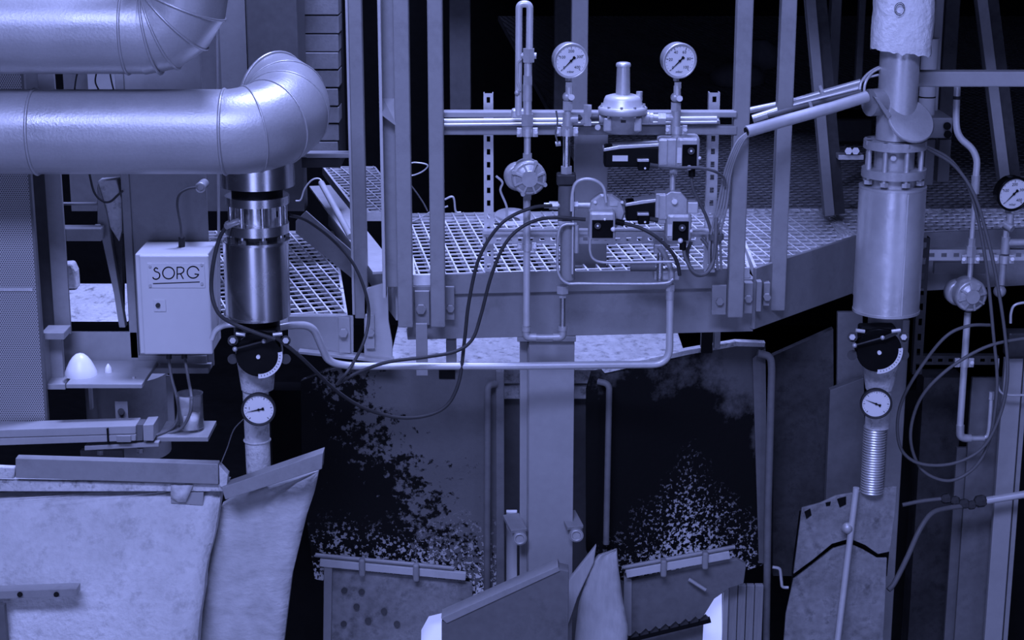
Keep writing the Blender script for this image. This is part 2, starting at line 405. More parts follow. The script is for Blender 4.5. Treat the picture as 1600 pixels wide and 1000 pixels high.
t = Thing('guardrail', 'grey guardrail running behind the pressure gauges', 'rail')
t.part('top_rail', G().bx(692, 174, 1152, 184, 4.82, .035), 'paint_light', .004)
t.part('conduit', G().tube(px([(694, 189), (1120, 185)], 4.812), 3.8*S(190, 4.8), 10), 'pipe_light')
t.part('conduit', G().tube(px([(694, 195), (1120, 191)], 4.806), 2.6*S(190, 4.8), 10), 'pipe_light')
t.part('lower_rail', G().bx(692, 197, 1152, 211, 4.825, .03), 'paint_grey', .003)
post('platform_column', 'broad flat steel column standing on the grating behind the regulator', 897, 949, 206, 436, 4.99, .06, 'paint_grey', 'column')
post('far_column', 'narrow light column in the dark behind the left round gauge', 893, 919, -75, 205, 5.75, .08, 'paint_grey', 'column')
post('far_column', 'dim dusty column in the dark right of the left guardrail post', 702, 735, -75, 172, 6.3, .1, 'paint_dark', 'column')
post('far_column', 'speckled dark column just behind the narrow light column', 866, 893, -75, 190, 6.6, .1, 'soot_steel', 'column')
# leaning braces to the right
def lean(name, label, a, b, wpx, Y, dpt, m='paint_grey', split=.45, m2='soot_steel'):
    pa, pb = P(*a, Y), P(*b, Y); s = S((a[1]+b[1])/2, Y); wv = wpx*s
    t = Thing(name, label, 'brace'); d = Vector((1, 0, 0))
    o1 = d*(wv*(split-1)/2); o2 = d*(wv*split/2)
    t.part('flange', G().obox(pa+o1, pb+o1, (1, 0, 0), wv*split, dpt), m, .002)
    t.part('web', G().obox(pa+o2+Vector((0, .02, 0)), pb+o2+Vector((0, .02, 0)), (1, 0, 0), wv*(1-split), dpt*.7), m2)
    return t
lean('leaning_brace', 'leaning grey brace standing on the grating, left of the wrapped pipe', (1268, -75), (1304, 335), 34, 5.55, .05)
lean('leaning_brace', 'leaning grey brace at the far right behind the horizontal rail', (1533, -75), (1580, 300), 36, 5.7, .05)
one('horizontal_rail', 'straight grey rail crossing behind the wrapped pipe to the right edge', 'rail', G().bx(1415, 112, 1800, 136, 5.08, .05), 'paint_light', .004)
# slotted strut frame
def slotted(g, u0, u1, v0, v1, Y, n, horiz=False):  # C-channel face with real slots
    x0, x1 = X(u0, (v0+v1)/2, Y), X(u1, (v0+v1)/2, Y); z1, z0 = Z(v0, Y), Z(v1, Y)
    if horiz: L0, L1, W0, W1 = x0, x1, z0, z1
    else: L0, L1, W0, W1 = z0, z1, x0, x1
    def B(l0, l1, w0, w1, ya, yb):
        if horiz: g.box(l0, l1, ya, yb, w0, w1)
        else: g.box(w0, w1, ya, yb, l0, l1)
    W = W1-W0; st = (L1-L0)/n
    B(L0, L1, W0, W0+W*.32, Y, Y+.003); B(L0, L1, W1-W*.32, W1, Y, Y+.003)
    for i in range(n+1):
        a = max(L0, L0+st*i-st*.28); b = min(L1, L0+st*i+st*.28); B(a, b, W0+W*.32, W1-W*.32, Y, Y+.003)
    B(L0, L1, W0, W0+W*.10, Y+.003, Y+.03); B(L0, L1, W1-W*.10, W1, Y+.003, Y+.03)
    return g
YS = 4.90; vb = 500-F*math.tan(PITCH-math.atan((CZ-ZP)/YS))
t = Thing('strut_frame', 'slotted metal strut frame carrying the valves and pipes', 'frame')
t.part('left_strut', slotted(G(), 756, 771, 146, vb, YS, 14), 'galv')
t.part('right_strut', slotted(G(), 1104, 1121, 145, vb, YS, 14), 'galv')
t.part('upper_strut', slotted(G(), 750, 1125, 192, 206, YS-.035, 22, True), 'galv')
t.part('upper_lip', G().bx(750, 189, 1125, 193, YS-.05, .045), 'galv')
t.part('lower_strut', slotted(G(), 754, 1126, 366, 381, YS-.035, 22, True), 'galv')
t.part('lower_lip', G().bx(754, 362, 1126, 366, YS-.05, .045), 'galv')
# column under the platform
t = Thing('support_column', 'wide pale steel column under the walkway between the furnace plates', 'column')
t.part('front_flange', G().bxz(826, 534, 896, 930, 4.90, .012), 'paint_light', .002)
t.part('side_flange', G().bxz(812, 534, 824, 930, 4.935, .09), 'paint_light', .002)
t.part('cap_plate', G().bx(808, 527, 900, 534, 4.885, .14), 'paint_beam', .001)
t.part('web', G().bxz(824, 536, 830, 930, 4.912, .1), 'paint_beam')
for sx, uu, vv, lab in ((-1, 812, 835, 'left'), (1, 900, 830, 'right')):
    g = G(); a = P(uu-14, vv-30, 4.95); b = P(uu-1, vv-5, 4.88)
    g.obox(a, b, (0, 0, 1), .012, .05); t.part('clamp_arm', g, 'paint_grey', .002)
    g = G().cyl(P(uu, vv, 4.90), P(uu, vv, 4.90)+FR*.035, 11*S(vv, 4.9)); g.ring(P(uu, vv, 4.90)+FR*.035, FR, 8*S(vv, 4.9), .004)
    t.part('clamp_bolt', g, 'cast')
# ================================================================== left: ducts
def duct_bands(t, ps, ax, r, m='duct'):
    for p in ps: t.part('seam_band', G().ring(p, ax, r, .0045, 36), m)
RD = .1045
t = Thing('insulated_duct', 'upper sheet metal duct at top left, bending upward in mitred segments', 'duct')
YU = 4.36; sU = S(48, YU); R0 = 67*sU
a = P(-320, 48, YU); b = P(205, 48, YU)
t.part('straight_section', G().cyl(a, b, R0, n=48), 'duct')
t.part('seam_band', G().ring(P(199, 48, YU), (1, 0, 0), R0, .004, 40), 'duct')
cB = P(226, -20, YU); cB = Vector((b.x+(226-205)*sU, YU, P(226, 48, YU).z+67*sU))
def ringpts(c, th, Rm, r, n=40, e0=Vector((0, 0, -1)), e1=Vector((1, 0, 0)), e2=Vector((0, 1, 0))):
    d = e0*math.cos(th)+e1*math.sin(th); k = 1
    return [c+d*(Rm+r*math.cos(2*math.pi*i/n)) + e2*(r*math.sin(2*math.pi*i/n)) for i in range(n)]
def loft(g, rings, smooth=True):
    n = len(rings[0]); vs = [p for r in rings for p in r]; fs = []
    for j in range(len(rings)-1):
        for i in range(n):
            k = (i+1) % n; fs.append((j*n+i, j*n+k, (j+1)*n+k, (j+1)*n+i))
    return g.add(vs, fs, smooth)
t.part('straight_section', G().cyl(b, Vector((cB.x, YU, b.z)), R0, n=48), 'duct')
ths = [0, 22, 45, 68, 90]
for i in range(4):
    r0, r1 = [ringpts(cB, math.radians(x), R0*1.02, R0) for x in ths[i:i+2]]
    t.part('elbow_segment', loft(G(), [r0, r1]), 'duct')
for x in (10, 22, 45, 68):
    rr = ringpts(cB, math.radians(x), R0*1.02, R0*1.01); t.part('seam_band', G().tube(rr+rr[:2], .0035, 6), 'duct')
top = ringpts(cB, math.radians(90), R0*1.02, R0); t.part('riser', loft(G(), [top, [p+Vector((0, 0, .35)) for p in top]]), 'duct')

t = Thing('insulated_duct', 'lower sheet metal duct ending in the big curved elbow', 'duct')
YD = 4.40; sD = S(206, YD); R1 = 66*sD; p0 = P(352, 206, YD)
t.part('straight_section', G().cyl(P(-320, 206, YD), P(56, 206, YD), R1, n=48), 'duct')
t.part('straight_section', G().cyl(P(57, 206, YD), p0, R1, n=48), 'duct')
t.part('seam_band', G().ring(P(57, 206, YD), (1, 0, 0), R1, .0045, 40), 'duct')
t.part('seam_band', G().ring(p0, (1, 0, 0), R1, .0045, 40), 'duct')
ph = math.radians(15); bv = Vector((0, math.cos(ph), math.sin(ph))); nv = Vector((1, 0, 0)).cross(bv); RB = (503-352)*sD-R1
def el(th, k=1.0, n=40):
    c = p0+bv*RB+(Vector((1, 0, 0))*math.sin(th)-bv*math.cos(th))*RB; ax = Vector((1, 0, 0))*math.cos(th)+bv*math.sin(th); e1 = ax.cross(nv)
    grow = 1.0+.07*math.sin(min(th, math.pi/2))
    return [c+(e1*math.cos(2*math.pi*i/n)+nv*math.sin(2*math.pi*i/n))*R1*k*grow for i in range(n)]
cuts = [0, 28, 56, 84, 112, 138]
for i in range(5):
    A, B_ = cuts[i:i+2]; t.part('elbow_segment', loft(G(), [el(math.radians(A+(B_-A)*j/3)) for j in range(4)]), 'duct')
    rr = el(math.radians(B_), 1.006); t.part('seam_band', G().tube(rr+rr[:2], .0026 if i < 4 else .005, 6), 'duct')
end = el(math.radians(138)); t.part('end_cap', G().add(end, [tuple(range(len(end)))]), 'duct')

# ------------------------------------------------------------------ left pipe stack under the elbow
YL = 4.49
def stack(t, u, Y, spec):
    for name, v0, v1, r, r2, m in spec: t.part(name, vcyl(G(), u, v0, v1, r, Y, r2), m)
def studs(t, u, Y, v0, v1, rp, rb, n, m='steel', off=.3):
    s = S(v0, Y); x = X(u, v0, Y); R = rp*s; z1, z0 = Z(v0, Y-R*.6), Z(v1, Y-R*.6)
    for i in range(n):
        a = off+2*math.pi*i/n; q = Vector((x+R*math.cos(a), Y+R*math.sin(a), 0))
        g = G().cyl((q.x, q.y, z0), (q.x, q.y, z1), rb*s, n=10)
        for zc in (z1-.004, z0+.004): g.hexn((q.x, q.y, zc-.005), (q.x, q.y, zc+.005), rb*1.9*s)
        t.part('stud', g, m)
t = Thing('flanged_pipe', 'vertical flanged pipe in a polished steel jacket below the left elbow', 'pipe')
stack(t, 402, YL, [('collar', 236, 300, 58, 58, 'steel'), ('gasket', 298, 318, 40, 40, 'black'), ('flange', 314, 327, 50, 50, 'steel'),
                   ('spool', 326, 360, 29, 29, 'steel'), ('flange', 358, 373, 50, 50, 'steel'), ('neck', 371, 392, 33, 33, 'dark_steel'),
                   ('jacket', 386, 505, 50.5, 50.5, 'steel'), ('jacket_lip', 384, 388, 51.5, 51.5, 'steel'), ('jacket_lip', 502, 506, 51.2, 51.2, 'steel'),
                   ('body', 505, 540, 36, 36, 'black'), ('cone', 575, 615, 30, 25, 'concrete'), ('lower_pipe', 614, 752, 20, 19, 'concrete')])
studs(t, 402, YL, 312, 378, 43, 3.6, 8)
t.part('port', G().cyl(P(372, 346, YL-.05), P(353, 354, YL-.08), .008, n=10), 'brass')
t.part('weld_ring', G().ring((X(402, 690, YL), YL, Z(693, YL-.03)), (0, 0, 1), 20*S(690, YL), .003), 'concrete')
def butterfly(label, u, v, rp, Y):
    s = S(v, Y); t = Thing('butterfly_valve', label, 'valve'); c = P(u, v, Y)
    t.part('housing', G().lathe(c, FR, [(-.04, rp*.95*s), (.012, rp*s), (.016, rp*.97*s)], 40), 'black_gloss')
    t.part('neck', G().bx(u-rp*.8, v-rp*1.0, u+rp*.8, v, Y+.005, .05), 'black', .006)
    t.part('pivot_pin', G().cyl(c+FR*.014+Vector((0, 0, -.004)), c+FR*.022+Vector((0, 0, -.004)), 3.2*s, n=14), 'dial')
    n = 14; a0, a1 = math.radians(-92), math.radians(8); vs = []
    for k, rr in enumerate((rp*.86*s, rp*1.05*s)):
        for i in range(n+1):
            a = a0+(a1-a0)*i/n; vs.append(c+FR*.018+Vector((math.cos(a)*rr, 0, math.sin(a)*rr)))
    vb_ = [q+Vector((0, .003, 0)) for q in vs]
    fs = [(i, n+1+i, n+2+i, i+1) for i in range(n)]; m_ = len(vs)
    fs += [tuple(q+m_ for q in reversed(f)) for f in fs]+[(i, i+1, m_+i+1, m_+i) for i in range(n)]+[(n+1+i, m_+n+1+i, m_+n+2+i, n+2+i) for i in range(n)]
    sc = t.part('scale', G().add(vs+vb_, fs), 'dial')
    g = G()
    for i in range(1, 12):
        a = a0+(a1-a0)*i/12; d = Vector((math.cos(a), 0, math.sin(a))); q = c+FR*.0186
        g.obox(q+d*rp*.90*s, q+d*rp*.97*s, (0, 1, 0), .0008, .0012)
    t.part('scale_marks', g, 'ink', of=sc, kind='stuff')
    q0, q1 = P(u-rp*1.05, v-rp*.18, Y-.03), P(u+rp*.2, v-rp*.52, Y-.035)
    t.part('linkage_rod', G().cyl(q0, q1, 1.5*s, n=10), 'dark_steel')
    t.part('linkage_joint', G().sph(q0, 4*s), 'cast'); t.part('linkage_joint', G().sph(q1, 3.6*s), 'cast')
    t.part('lever', G().obox(P(u+rp*.25, v-rp*.5, Y-.03), P(u+rp*.85, v-rp*.75, Y-.03), (0, 1, 0), .006, 5*s), 'dark_steel')
    for sg in (-1, 1):
        t.part('flange_ear', G().cyl(P(u+sg*rp*1.15, v-rp*.55, Y+.02), P(u+sg*rp*1.15, v-rp*.55, Y-.02), 8*s, n=18), 'dark_steel')
        t.part('flange_nut', G().hexn(P(u+sg*rp*1.15, v-rp*.55, Y-.02), P(u+sg*rp*1.15, v-rp*.55, Y-.032), 5*s), 'cast')
        t.part('flange_ear', G().cyl(P(u+sg*rp*1.15, v+rp*.25, Y+.02), P(u+sg*rp*1.15, v+rp*.25, Y-.01), 8*s, n=18), 'dark_steel')
        t.part('tie_bolt', G().cyl(P(u+sg*rp*1.0, v-rp*.85, Y-.03), P(u+sg*rp*.6, v-rp*.8, Y-.03), 3*s, n=8), 'galv')
butterfly('black butterfly valve with a pale scale arc under the left steel jacket', 405, 552, 36, YL-.075)
# ------------------------------------------------------------------ gauges
def gauge(label, u, v, rp, Y, face=(.30, -.93, -.05), nums=None, needle=225, case='galv', depth=.036, stem=True, unit=None, sweep=(225, -45), minor=4):
    s = S(v, Y); r = rp*s; n = Vector(face).normalized(); e2 = (Vector((0, 0, 1))-n*n.z).normalized(); e1 = e2.cross(n)
    c = P(u, v, Y); t = Thing('pressure_gauge', label, 'gauge')
    t.part('case', G().lathe(c, n, [(-depth, r*.80), (-depth*.92, r*.93), (-.006, r*.95)], 40), case)
    t.part('bezel', G().lathe(c, n, [(-.008, r*.95), (-.006, r), (.003, r), (.0055, r*.96), (.003, r*.88), (-.002, r*.86)], 44, caps=False), case)
    d = t.part('dial', G().lathe(c, n, [(-.004, r*.88), (-.001, r*.88)], 40, smooth=False), 'dial')
    pt = lambda a, k: c+(e1*math.cos(a)+e2*math.sin(a))*r*k+n*.0003
    g = G(); N_ = len(nums)-1 if nums else 6
    for i in range(N_*minor+1):
        a = math.radians(sweep[0]+(sweep[1]-sweep[0])*i/(N_*minor)); big = i % minor == 0
        g.obox(pt(a, .80), pt(a, .68 if big else .75), n, .0002, r*(.03 if big else .016))
    t.part('tick_marks', g, 'ink', of=d, kind='stuff')
    if nums:
        g = G()
        for i, x in enumerate(nums):
            if x == '': continue
            a = math.radians(sweep[0]+(sweep[1]-sweep[0])*i/N_); text(g, x, r*.24, pt(a, .54), e1, e2)
        if unit: text(g, unit, r*.2, pt(-math.pi/2, .62), e1, e2)
        t.part('numerals', g, 'ink', of=d, kind='stuff')
    a = math.radians(needle); d1 = e1*math.cos(a)+e2*math.sin(a); sd = n.cross(d1); o = c+n*.0022; k = r
    vs = [o+d1*k*.74, o+d1*k*.05+sd*k*.035, o-d1*k*.18+sd*k*.04, o-d1*k*.22+sd*k*.09, o-d1*k*.32+sd*k*.075, o-d1*k*.32-sd*k*.075, o-d1*k*.22-sd*k*.09, o-d1*k*.18-sd*k*.04, o+d1*k*.05-sd*k*.035]
    g = G(); m_ = len(vs); g.add(vs+[q-n*.0008 for q in vs], [tuple(range(m_)), tuple(range(2*m_-1, m_-1, -1))]+[(i, i+m_, (i+1) % m_+m_, (i+1) % m_) for i in range(m_)])
    g.cyl(o-n*.002, o+n*.001, r*.07, n=12); t.part('needle', g, 'ink')
    if stem: t.part('socket', G().cyl(c-n*.02-e2*r*.85, c-n*.02-e2*r*1.22, 5*s, n=6, smooth=False), 'cast')
    return t
gauge('small dial gauge with a dark rim on the pipe under the left butterfly valve', 404, 640, 27, YL-.10, (.05, -1, -.05), ['', '1', '', '', '', ''], 191, 'dark_steel', .02, False)
# ================================================================== left: steelwork and boxes
struct('wall_1', G().bx(100, -40, 470, 330, 5.75, .1), 'paint_dark')
one('tall_sheet', 'grey sheet panel seen between the two ducts and the brick pier', 'panel', G().bx(345, -40, 386, 240, 5.3, .02), 'paint_grey')
one('dark_duct_box', 'dark sheet metal box behind the top of the big elbow', 'box', G().bx(387, -40, 466, 215, 5.25, .2), 'paint_dark', .004)
one('thin_standpipe', 'thin pale upright pipe beside the control box column', 'pipe', G().tube(px([(338.5, -30), (343, 512)], 4.74), 2.3*S(300, 4.7), 8), 'pipe_light')
t = Thing('perforated_screen', 'tall perforated metal screen at the far left edge', 'screen')
t.part('sheet', G().bx(-170, 60, 52, 664, 4.57, .004), 'perforated')
t.part('edge', G().bx(50, 60, 54, 666, 4.568, .02), 'paint_dark')
t.part('foot', G().bx(37, 663, 50, 670, 4.57, .02), 'paint_grey', .001)
t.part('seam', G().bx(-170, 450, 51, 455, 4.566, .005), 'galv')
t = Thing('steel_channel', 'upright steel channel right of the perforated screen', 'column')
t.part('flange', G().bx(70, 60, 96, 522, 4.72, .012), 'paint_grey', .002)
t.part('web', G().bx(50, 60, 72, 522, 4.80, .01), 'paint_dark')
t = Thing('bracket_frame', 'open rectangular bracket below the upright channel', 'bracket')
g = G(); g.bx(62, 528, 70, 608, 4.60, .06); t.part('side', g, 'paint_light', .002)
t.part('top', G().bx(64, 520, 100, 531, 4.60, .08), 'paint_grey', .002)
t.part('bottom', G().bx(62, 600, 102, 609, 4.60, .08), 'paint_light', .002)
t.part('back_plate', G().bx(70, 530, 98, 601, 4.66, .02), 'paint_grey')
t = Thing('column_with_base', 'broad flat grey column behind the control box', 'column')
t.part('face', G().bx(204, 60, 323, 572, 4.80, .012), 'paint_grey', .002)
t.part('side_flange', G().bx(190, 60, 203, 560, 4.79, .08), 'paint_grey', .002)
t.part('base_rib', G().bx(216, 556, 323, 575, 4.785, .015), 'paint_grey', .001)
t.part('base_plate', G().bx(224, 575, 326, 584, 4.74, .1), 'paint_light', .002)
t = Thing('control_box', 'pale control cabinet with a lettered plate, on the left column', 'cabinet')
YC = 4.62
t.part('body', G().bx(215, 397, 328, 553, YC+.012, .155), 'box_white', .003)
door = t.part('door', G().bx(221, 399, 329, 554, YC, .014), 'box_white', .004)
pl = t.part('nameplate', G().bx(231, 411, 320, 450, YC-.002, .003), 'box_white', .0008, of=door)
zp = lambda x, y: P(200+x/8.336, 380+y/8.336, YC-.0024)
def stroke(g, pts, wd):
    for a, b in zip(pts, pts[1:]):
        e = (b-a).normalized()*wd*.35; g.obox(a-e, b+e, (0, 1, 0), .0008, wd)
g = G(); W_ = 1.75*S(420, YC)
stroke(g, curve([zp(*q) for q in ((386, 332), (362, 320), (341, 343), (358, 368), (398, 384), (414, 415), (404, 450), (370, 469), (336, 462), (325, 446))], 4), W_)
stroke(g, [zp(528+76*math.cos(i*math.pi/16), 388+76*math.sin(i*math.pi/16)) for i in range(33)], W_)
stroke(g, [zp(640, 462), zp(640, 314)], W_)
stroke(g, [zp(640, 314)]+curve([zp(*q) for q in ((690, 312), (722, 330), (724, 368), (692, 396))], 4)+[zp(645, 402)], W_)
stroke(g, [zp(685, 400), zp(719, 462)], W_)
stroke(g, [zp(848+76*math.cos(math.radians(a)), 378-76*math.sin(math.radians(a))) for a in range(18, 346, 10)]+[zp(872, 402)], W_)
stroke(g, [zp(330, 527), zp(930, 505)], W_*.8)
t.part('lettering', g, 'ink', of=door, kind='stuff', label='black underlined lettering SORG')
for q in ((287, 300), (960, 280), (290, 553), (963, 528)):
    t.part('screw', G().cyl(zp(*q), zp(*q)+FR*.003, .0038, n=12), 'cast', of=door)
lk = t.part('lock_plate', G().bx(240, 468, 259, 487, YC-.003, .004), 'box_white', .001, of=door)
t.part('lock', G().cyl(zp(393, 805), zp(393, 805)+FR*.006, .0062, n=16), 'dark_steel', of=door)
for u in (264, 288): t.part('cable_gland', G().cyl(P(u, 553, 4.68), P(u, 560, 4.68), .008, n=8), 'dark_steel')
t.part('top_gland', G().cyl(P(284, 392, 4.72), P(284, 370, 4.72), .009, n=8), 'dark_steel')
cable('sensor_cable', 'thin dark cable rising from the control box to the small round sensor', [(284, 372), (282, 350), (277, 320), (281, 303), (294, 295), (306, 293)], 4.71, 2, 'cable_grey')
t = Thing('round_sensor', 'small round threaded sensor on the column above the control box', 'sensor')
c = P(313, 293, 4.74)
t.part('body', G().cyl(c+Vector((0, .06, 0)), c, .0135, n=18), 'cast'); t.part('rim', G().ring(c, FR, .0115, .003, 20), 'galv')
cable('box_cable', 'left grey cable hanging from the control box into the jar', [(263, 556, 4.68), (268, 590, 4.66), (276, 620, 4.63), (279, 645, 4.62), (270, 668, 4.58), (243, 681, 4.52)], 4.66, 2.6, 'cable_grey')
cable('box_cable', 'right grey cable hanging from the control box past the jar', [(288, 556, 4.68), (294, 590, 4.64), (299, 622, 4.56), (297, 645, 4.55), (284, 668, 4.555), (262, 678, 4.55)], 4.62, 2.6, 'cable_grey')
one('pale_backboard', 'pale board glimpsed between the two ducts', 'board', G().bx(137, 100, 189, 160, 5.728, .02), 'paint_light', .001)
for lab, pts in (('left dark wire hanging between the two ducts', [(124, 105), (119, 122), (116, 145)]), ('middle dark wire hanging between the two ducts', [(152, 108), (149, 128), (157, 145)]), ('right dark wire hanging between the two ducts', [(171, 108), (174, 126), (179, 146)])):
    cable('hanging_wire', lab, pts, 4.41, 1.3, 'rubber', cat='wire')
# behind the left column
one('angle_bar', 'short grey angle bar spanning the dark gap left of the leaning prop', 'bar', G().bx(94, 357, 158, 377, 4.735, .05), 'paint_grey', .003)
one('thin_rail', 'thin dim rail across the dark gap under the lower duct', 'rail', G().bx(80, 318, 210, 321, 4.815, .02), 'paint_grey')
one('stone_chip', 'pale stone chip lying in the dark gap above the crumbly slab', 'stone', G().pp([(97, 413), (112, 412), (118, 425), (120, 452), (97, 452)], 5.13, .05), 'concrete', .006)
one('crumbly_slab', 'pale crumbly concrete slab seen through the gap by the leaning prop', 'slab', G().poly([P(92, 449, 5.15), P(200, 449, 5.15), P(200, 503, 4.90), P(92, 503, 4.90)], .05), 'concrete', .004)
t = Thing('leaning_prop', 'leaning prop with a crusted pale top between the channel and the column', 'prop')
t.part('side', G().pp([(152, 288), (166, 330), (184, 440), (196, 512), (186, 512), (178, 460), (160, 378), (152, 348)], 4.80, .03), 'paint_grey', .002)
t.part('crusted_top', G().pp([(152, 283), (182, 281), (190, 312), (191, 360), (186, 378), (172, 356), (166, 326)], 4.81, .05), 'concrete', .003)
t.part('lower_face', G().pp([(170, 356), (191, 360), (192, 505), (186, 460)], 4.83, .03), 'soot_steel')
t.part('bolt', G().hexn(P(153, 356, 4.80), P(153, 356, 4.77), .012), 'galv')
cable('hanging_cable', 'dark cable loop hanging across the leaning prop', [(139, 268), (147, 300), (160, 314), (172, 315), (184, 305), (192, 298)], 4.77, 1.8, 'rubber')
one('backing_plate', 'dirty grey plate behind the little dome', 'plate', G().bx(97, 519, 216, 576, 4.79, .01), 'paint_light', .001)
one('shelf_plate', 'small steel shelf carrying the white dome', 'shelf', G().box(X(103, 603, 4.55), X(222, 603, 4.55), 4.55, 4.775, Z(607, 4.55), Z(600, 4.55)), 'paint_light', .002)
zs = Z(600, 4.55)
c = Vector((X(127, 590, 4.635), 4.635, zs)); r = 25*S(590, 4.63)
one('white_dome', 'white rounded dome standing on the small shelf', 'cap', G().lathe(c, (0, 0, 1), [(0, r), (.010, r*.98), (.022, r*.86), (.038, r*.68), (.05, r*.48), (.058, r*.26), (.061, r*.03)], 28), 'white_lamp')
c = Vector((X(170, 588, 4.66), 4.66, zs))
one('white_cone', 'tiny white cone on the small shelf right of the dome', 'cap', G().lathe(c, (0, 0, 1), [(0, .0098), (.012, .0085), (.022, .003), (.024, .0006)], 16), 'white_lamp')
one('shelf_bolt', 'single bolt head near the right end of the small shelf', 'bolt', G().cyl((X(209, 593, 4.6), 4.6, zs), (X(209, 593, 4.6), 4.6, zs+.006), .005, n=8), 'cast')
t = Thing('vessel_wall', 'dim grey curved vessel wall under the small shelf', 'vessel')
t.part('wall', G().cyl((X(200, 640, 5.02), 5.02, Z(735, 4.85)), (X(200, 640, 5.02), 5.02, Z(608, 4.85)), 64*S(640, 5.0), n=40), 'paint_grey')
t.part('rib', G().bx(261, 588, 271, 672, 4.83, .012), 'paint_light', .001)
t.part('strap', G().bx(139, 606, 143, 640, 4.84, .02), 'paint_grey')
t = Thing('lug_plate', 'small square lug with a burnt hole above the cable tray', 'bracket')
t.part('plate', G().bx(180, 627, 200, 660, 4.62, .006), 'paint_grey', .001); t.part('bolt', G().cyl(P(189, 643, 4.62), P(189, 643, 4.605), .009, n=12), 'soot_steel')
t = Thing('cable_tray', 'long pale cable tray with end clips, low on the left', 'tray')
t.part('upper_rail', G().pp([(-170, 677), (212, 665), (212, 678), (-170, 689)], 4.49, .07), 'paint_light', .002)
t.part('lower_rail', G().pp([(-170, 690), (212, 679), (212, 689), (-170, 702)], 4.488, .07), 'paint_light', .002)
t.part('clip', G().bx(182, 681, 204, 691, 4.48, .02), 'paint_grey', .001)
t.part('strap', G().bx(167, 670, 169.5, 694, 4.482, .01), 'black')
t.part('gap_piece', G().pp([(212, 664), (223, 664), (223, 688), (212, 689)], 4.50, .05), 'paint_dark')
t.part('end_cap', G().pp([(223, 664), (240, 663), (240, 689), (224, 689)], 4.485, .07), 'paint_light', .002)
t = Thing('tray_bracket', 'flat support plate bolted under the cable tray', 'bracket')
t.part('plate', G().pp([(132, 697), (248, 691), (248, 698), (132, 704)], 4.50, .08), 'paint_light', .0015)
for u, v in ((157, 705), (219, 702)): t.part('nut', G().hexn(P(u, v-2, 4.54), P(u, v+5, 4.54), .009), 'cast')
t.part('hanger', G().bx(126, 704, 192, 730, 4.60, .02), 'paint_grey')
one('jar_shelf', 'short steel ledge carrying the glass jar', 'shelf', G().box(X(245, 682, 4.52), X(325, 682, 4.52), 4.52, 4.66, Z(690, 4.52), Z(683, 4.52)), 'paint_grey', .001)
t = Thing('glass_jar', 'grimy open glass jar on the ledge below the control box', 'jar')
zj = Z(683, 4.52); rj = 20*S(650, 4.57); xj = X(297, 650, 4.575); hj = Z(618, 4.575)-zj
t.part('glass', G().lathe((xj, 4.585, zj+.0005), (0, 0, 1), [(.003, .001), (.0, rj*.9), (.006, rj), (hj, rj), (hj+.004, rj*1.04), (hj, rj*.95), (.008, rj*.94), (.006, .001)], 28, caps=False), 'glass')
t.part('residue', G().lathe((xj, 4.585, zj+.007), (0, 0, 1), [(0, rj*.9), (.02, rj*.85), (.03, rj*.6), (.034, rj*.1)], 20), 'rag')
t.part('paper_scrap', G().pp([(280, 622), (296, 623), (297, 655), (281, 655)], 4.575, .002), 'rag')
# foreground insulation at the bottom left
t = Thing('insulation_panel', 'large cracked white insulation panel filling the lower left corner', 'panel')
def rough_panel(uv, Y, d, Y2, vr, cell=22, amp=.004):
    us = [q[0] for q in uv]; vs_ = [q[1] for q in uv]; g = G(); nu = int((max(us)-min(us))/cell); nv_ = int((max(vs_)-min(vs_))/cell); idx = {}; V = []; Fc = []
    def span(v):
        xs = []
        for i in range(len(uv)):
            (a, b), (c, e) = uv[i], uv[(i+1) % len(uv)]
            if (b <= v < e) or (e <= v < b): xs.append(a+(c-a)*(v-b)/(e-b))
        return (min(xs), max(xs)) if len(xs) > 1 else None
    v0, v1 = min(vs_)+.5, max(vs_)-.5
    for j in range(nv_+1):
        v = v0+(v1-v0)*j/nv_; sp = span(v); yy = Y+(Y2-Y)*(v-vr[0])/(vr[1]-vr[0])
        for i in range(nu+1):
            u = sp[0]+(sp[1]-sp[0])*i/nu; edge = i in (0, nu) or j in (0, nv_)
            V.append(P(u, v, yy+random.uniform(-amp, amp)+(.012 if edge else 0)))
    for j in range(nv_):
        for i in range(nu):
            a = j*(nu+1)+i; Fc.append((a, a+nu+1, a+nu+2, a+1))
    m_ = len(V); V += [q+Vector((0, d, 0)) for q in V]; Fc2 = [tuple(q+m_ for q in reversed(f)) for f in Fc]
    bd = [i for i in range(nu+1)]+[j*(nu+1)+nu for j in range(1, nv_+1)]+[nv_*(nu+1)+i for i in range(nu-1, -1, -1)]+[j*(nu+1) for j in range(nv_-1, 0, -1)]
    Fs = [(bd[i], bd[(i+1) % len(bd)], bd[(i+1) % len(bd)]+m_, bd[i]+m_) for i in range(len(bd))]
    return g.add(V, Fc, True).add([], []) if False else _mk(g, V, Fc, Fc2+Fs)
def _mk(g, V, F1, F2): g.add(V, F1, True); o = 0; g.f += F2; g.sm += [False]*len(F2); return g
t.part('slab', rough_panel([(-170, 768), (346, 766), (343, 790), (335, 838), (321, 890), (319, 925), (312, 962), (303, 1080), (-170, 1080)], 4.44, .05, 4.30, (767, 1000)), 'blanket')
t.part('patch', G().pp([(266, 769), (318, 769), (317, 790), (267, 786)], 4.424, .01), 'paint_light', .001)
t.part('torn_paper', rough_panel([(267, 757), (302, 757), (296, 772), (290, 785), (267, 784)], 4.405, .003, 4.405, (757, 790), 6, .004), 'rag')
one('ledge_strip', 'pale patched strip along the top edge of the insulation panel', 'strip', G().pp([(-170, 747), (356, 757), (349, 768), (-170, 768)], 4.42, .06), 'concrete', .002)
one('edge_board', 'long flat grey board lying on the insulation panel', 'board', G().pp([(24, 716), (341, 725), (341, 757), (24, 747)], 4.405, .03), 'paint_grey', .002)
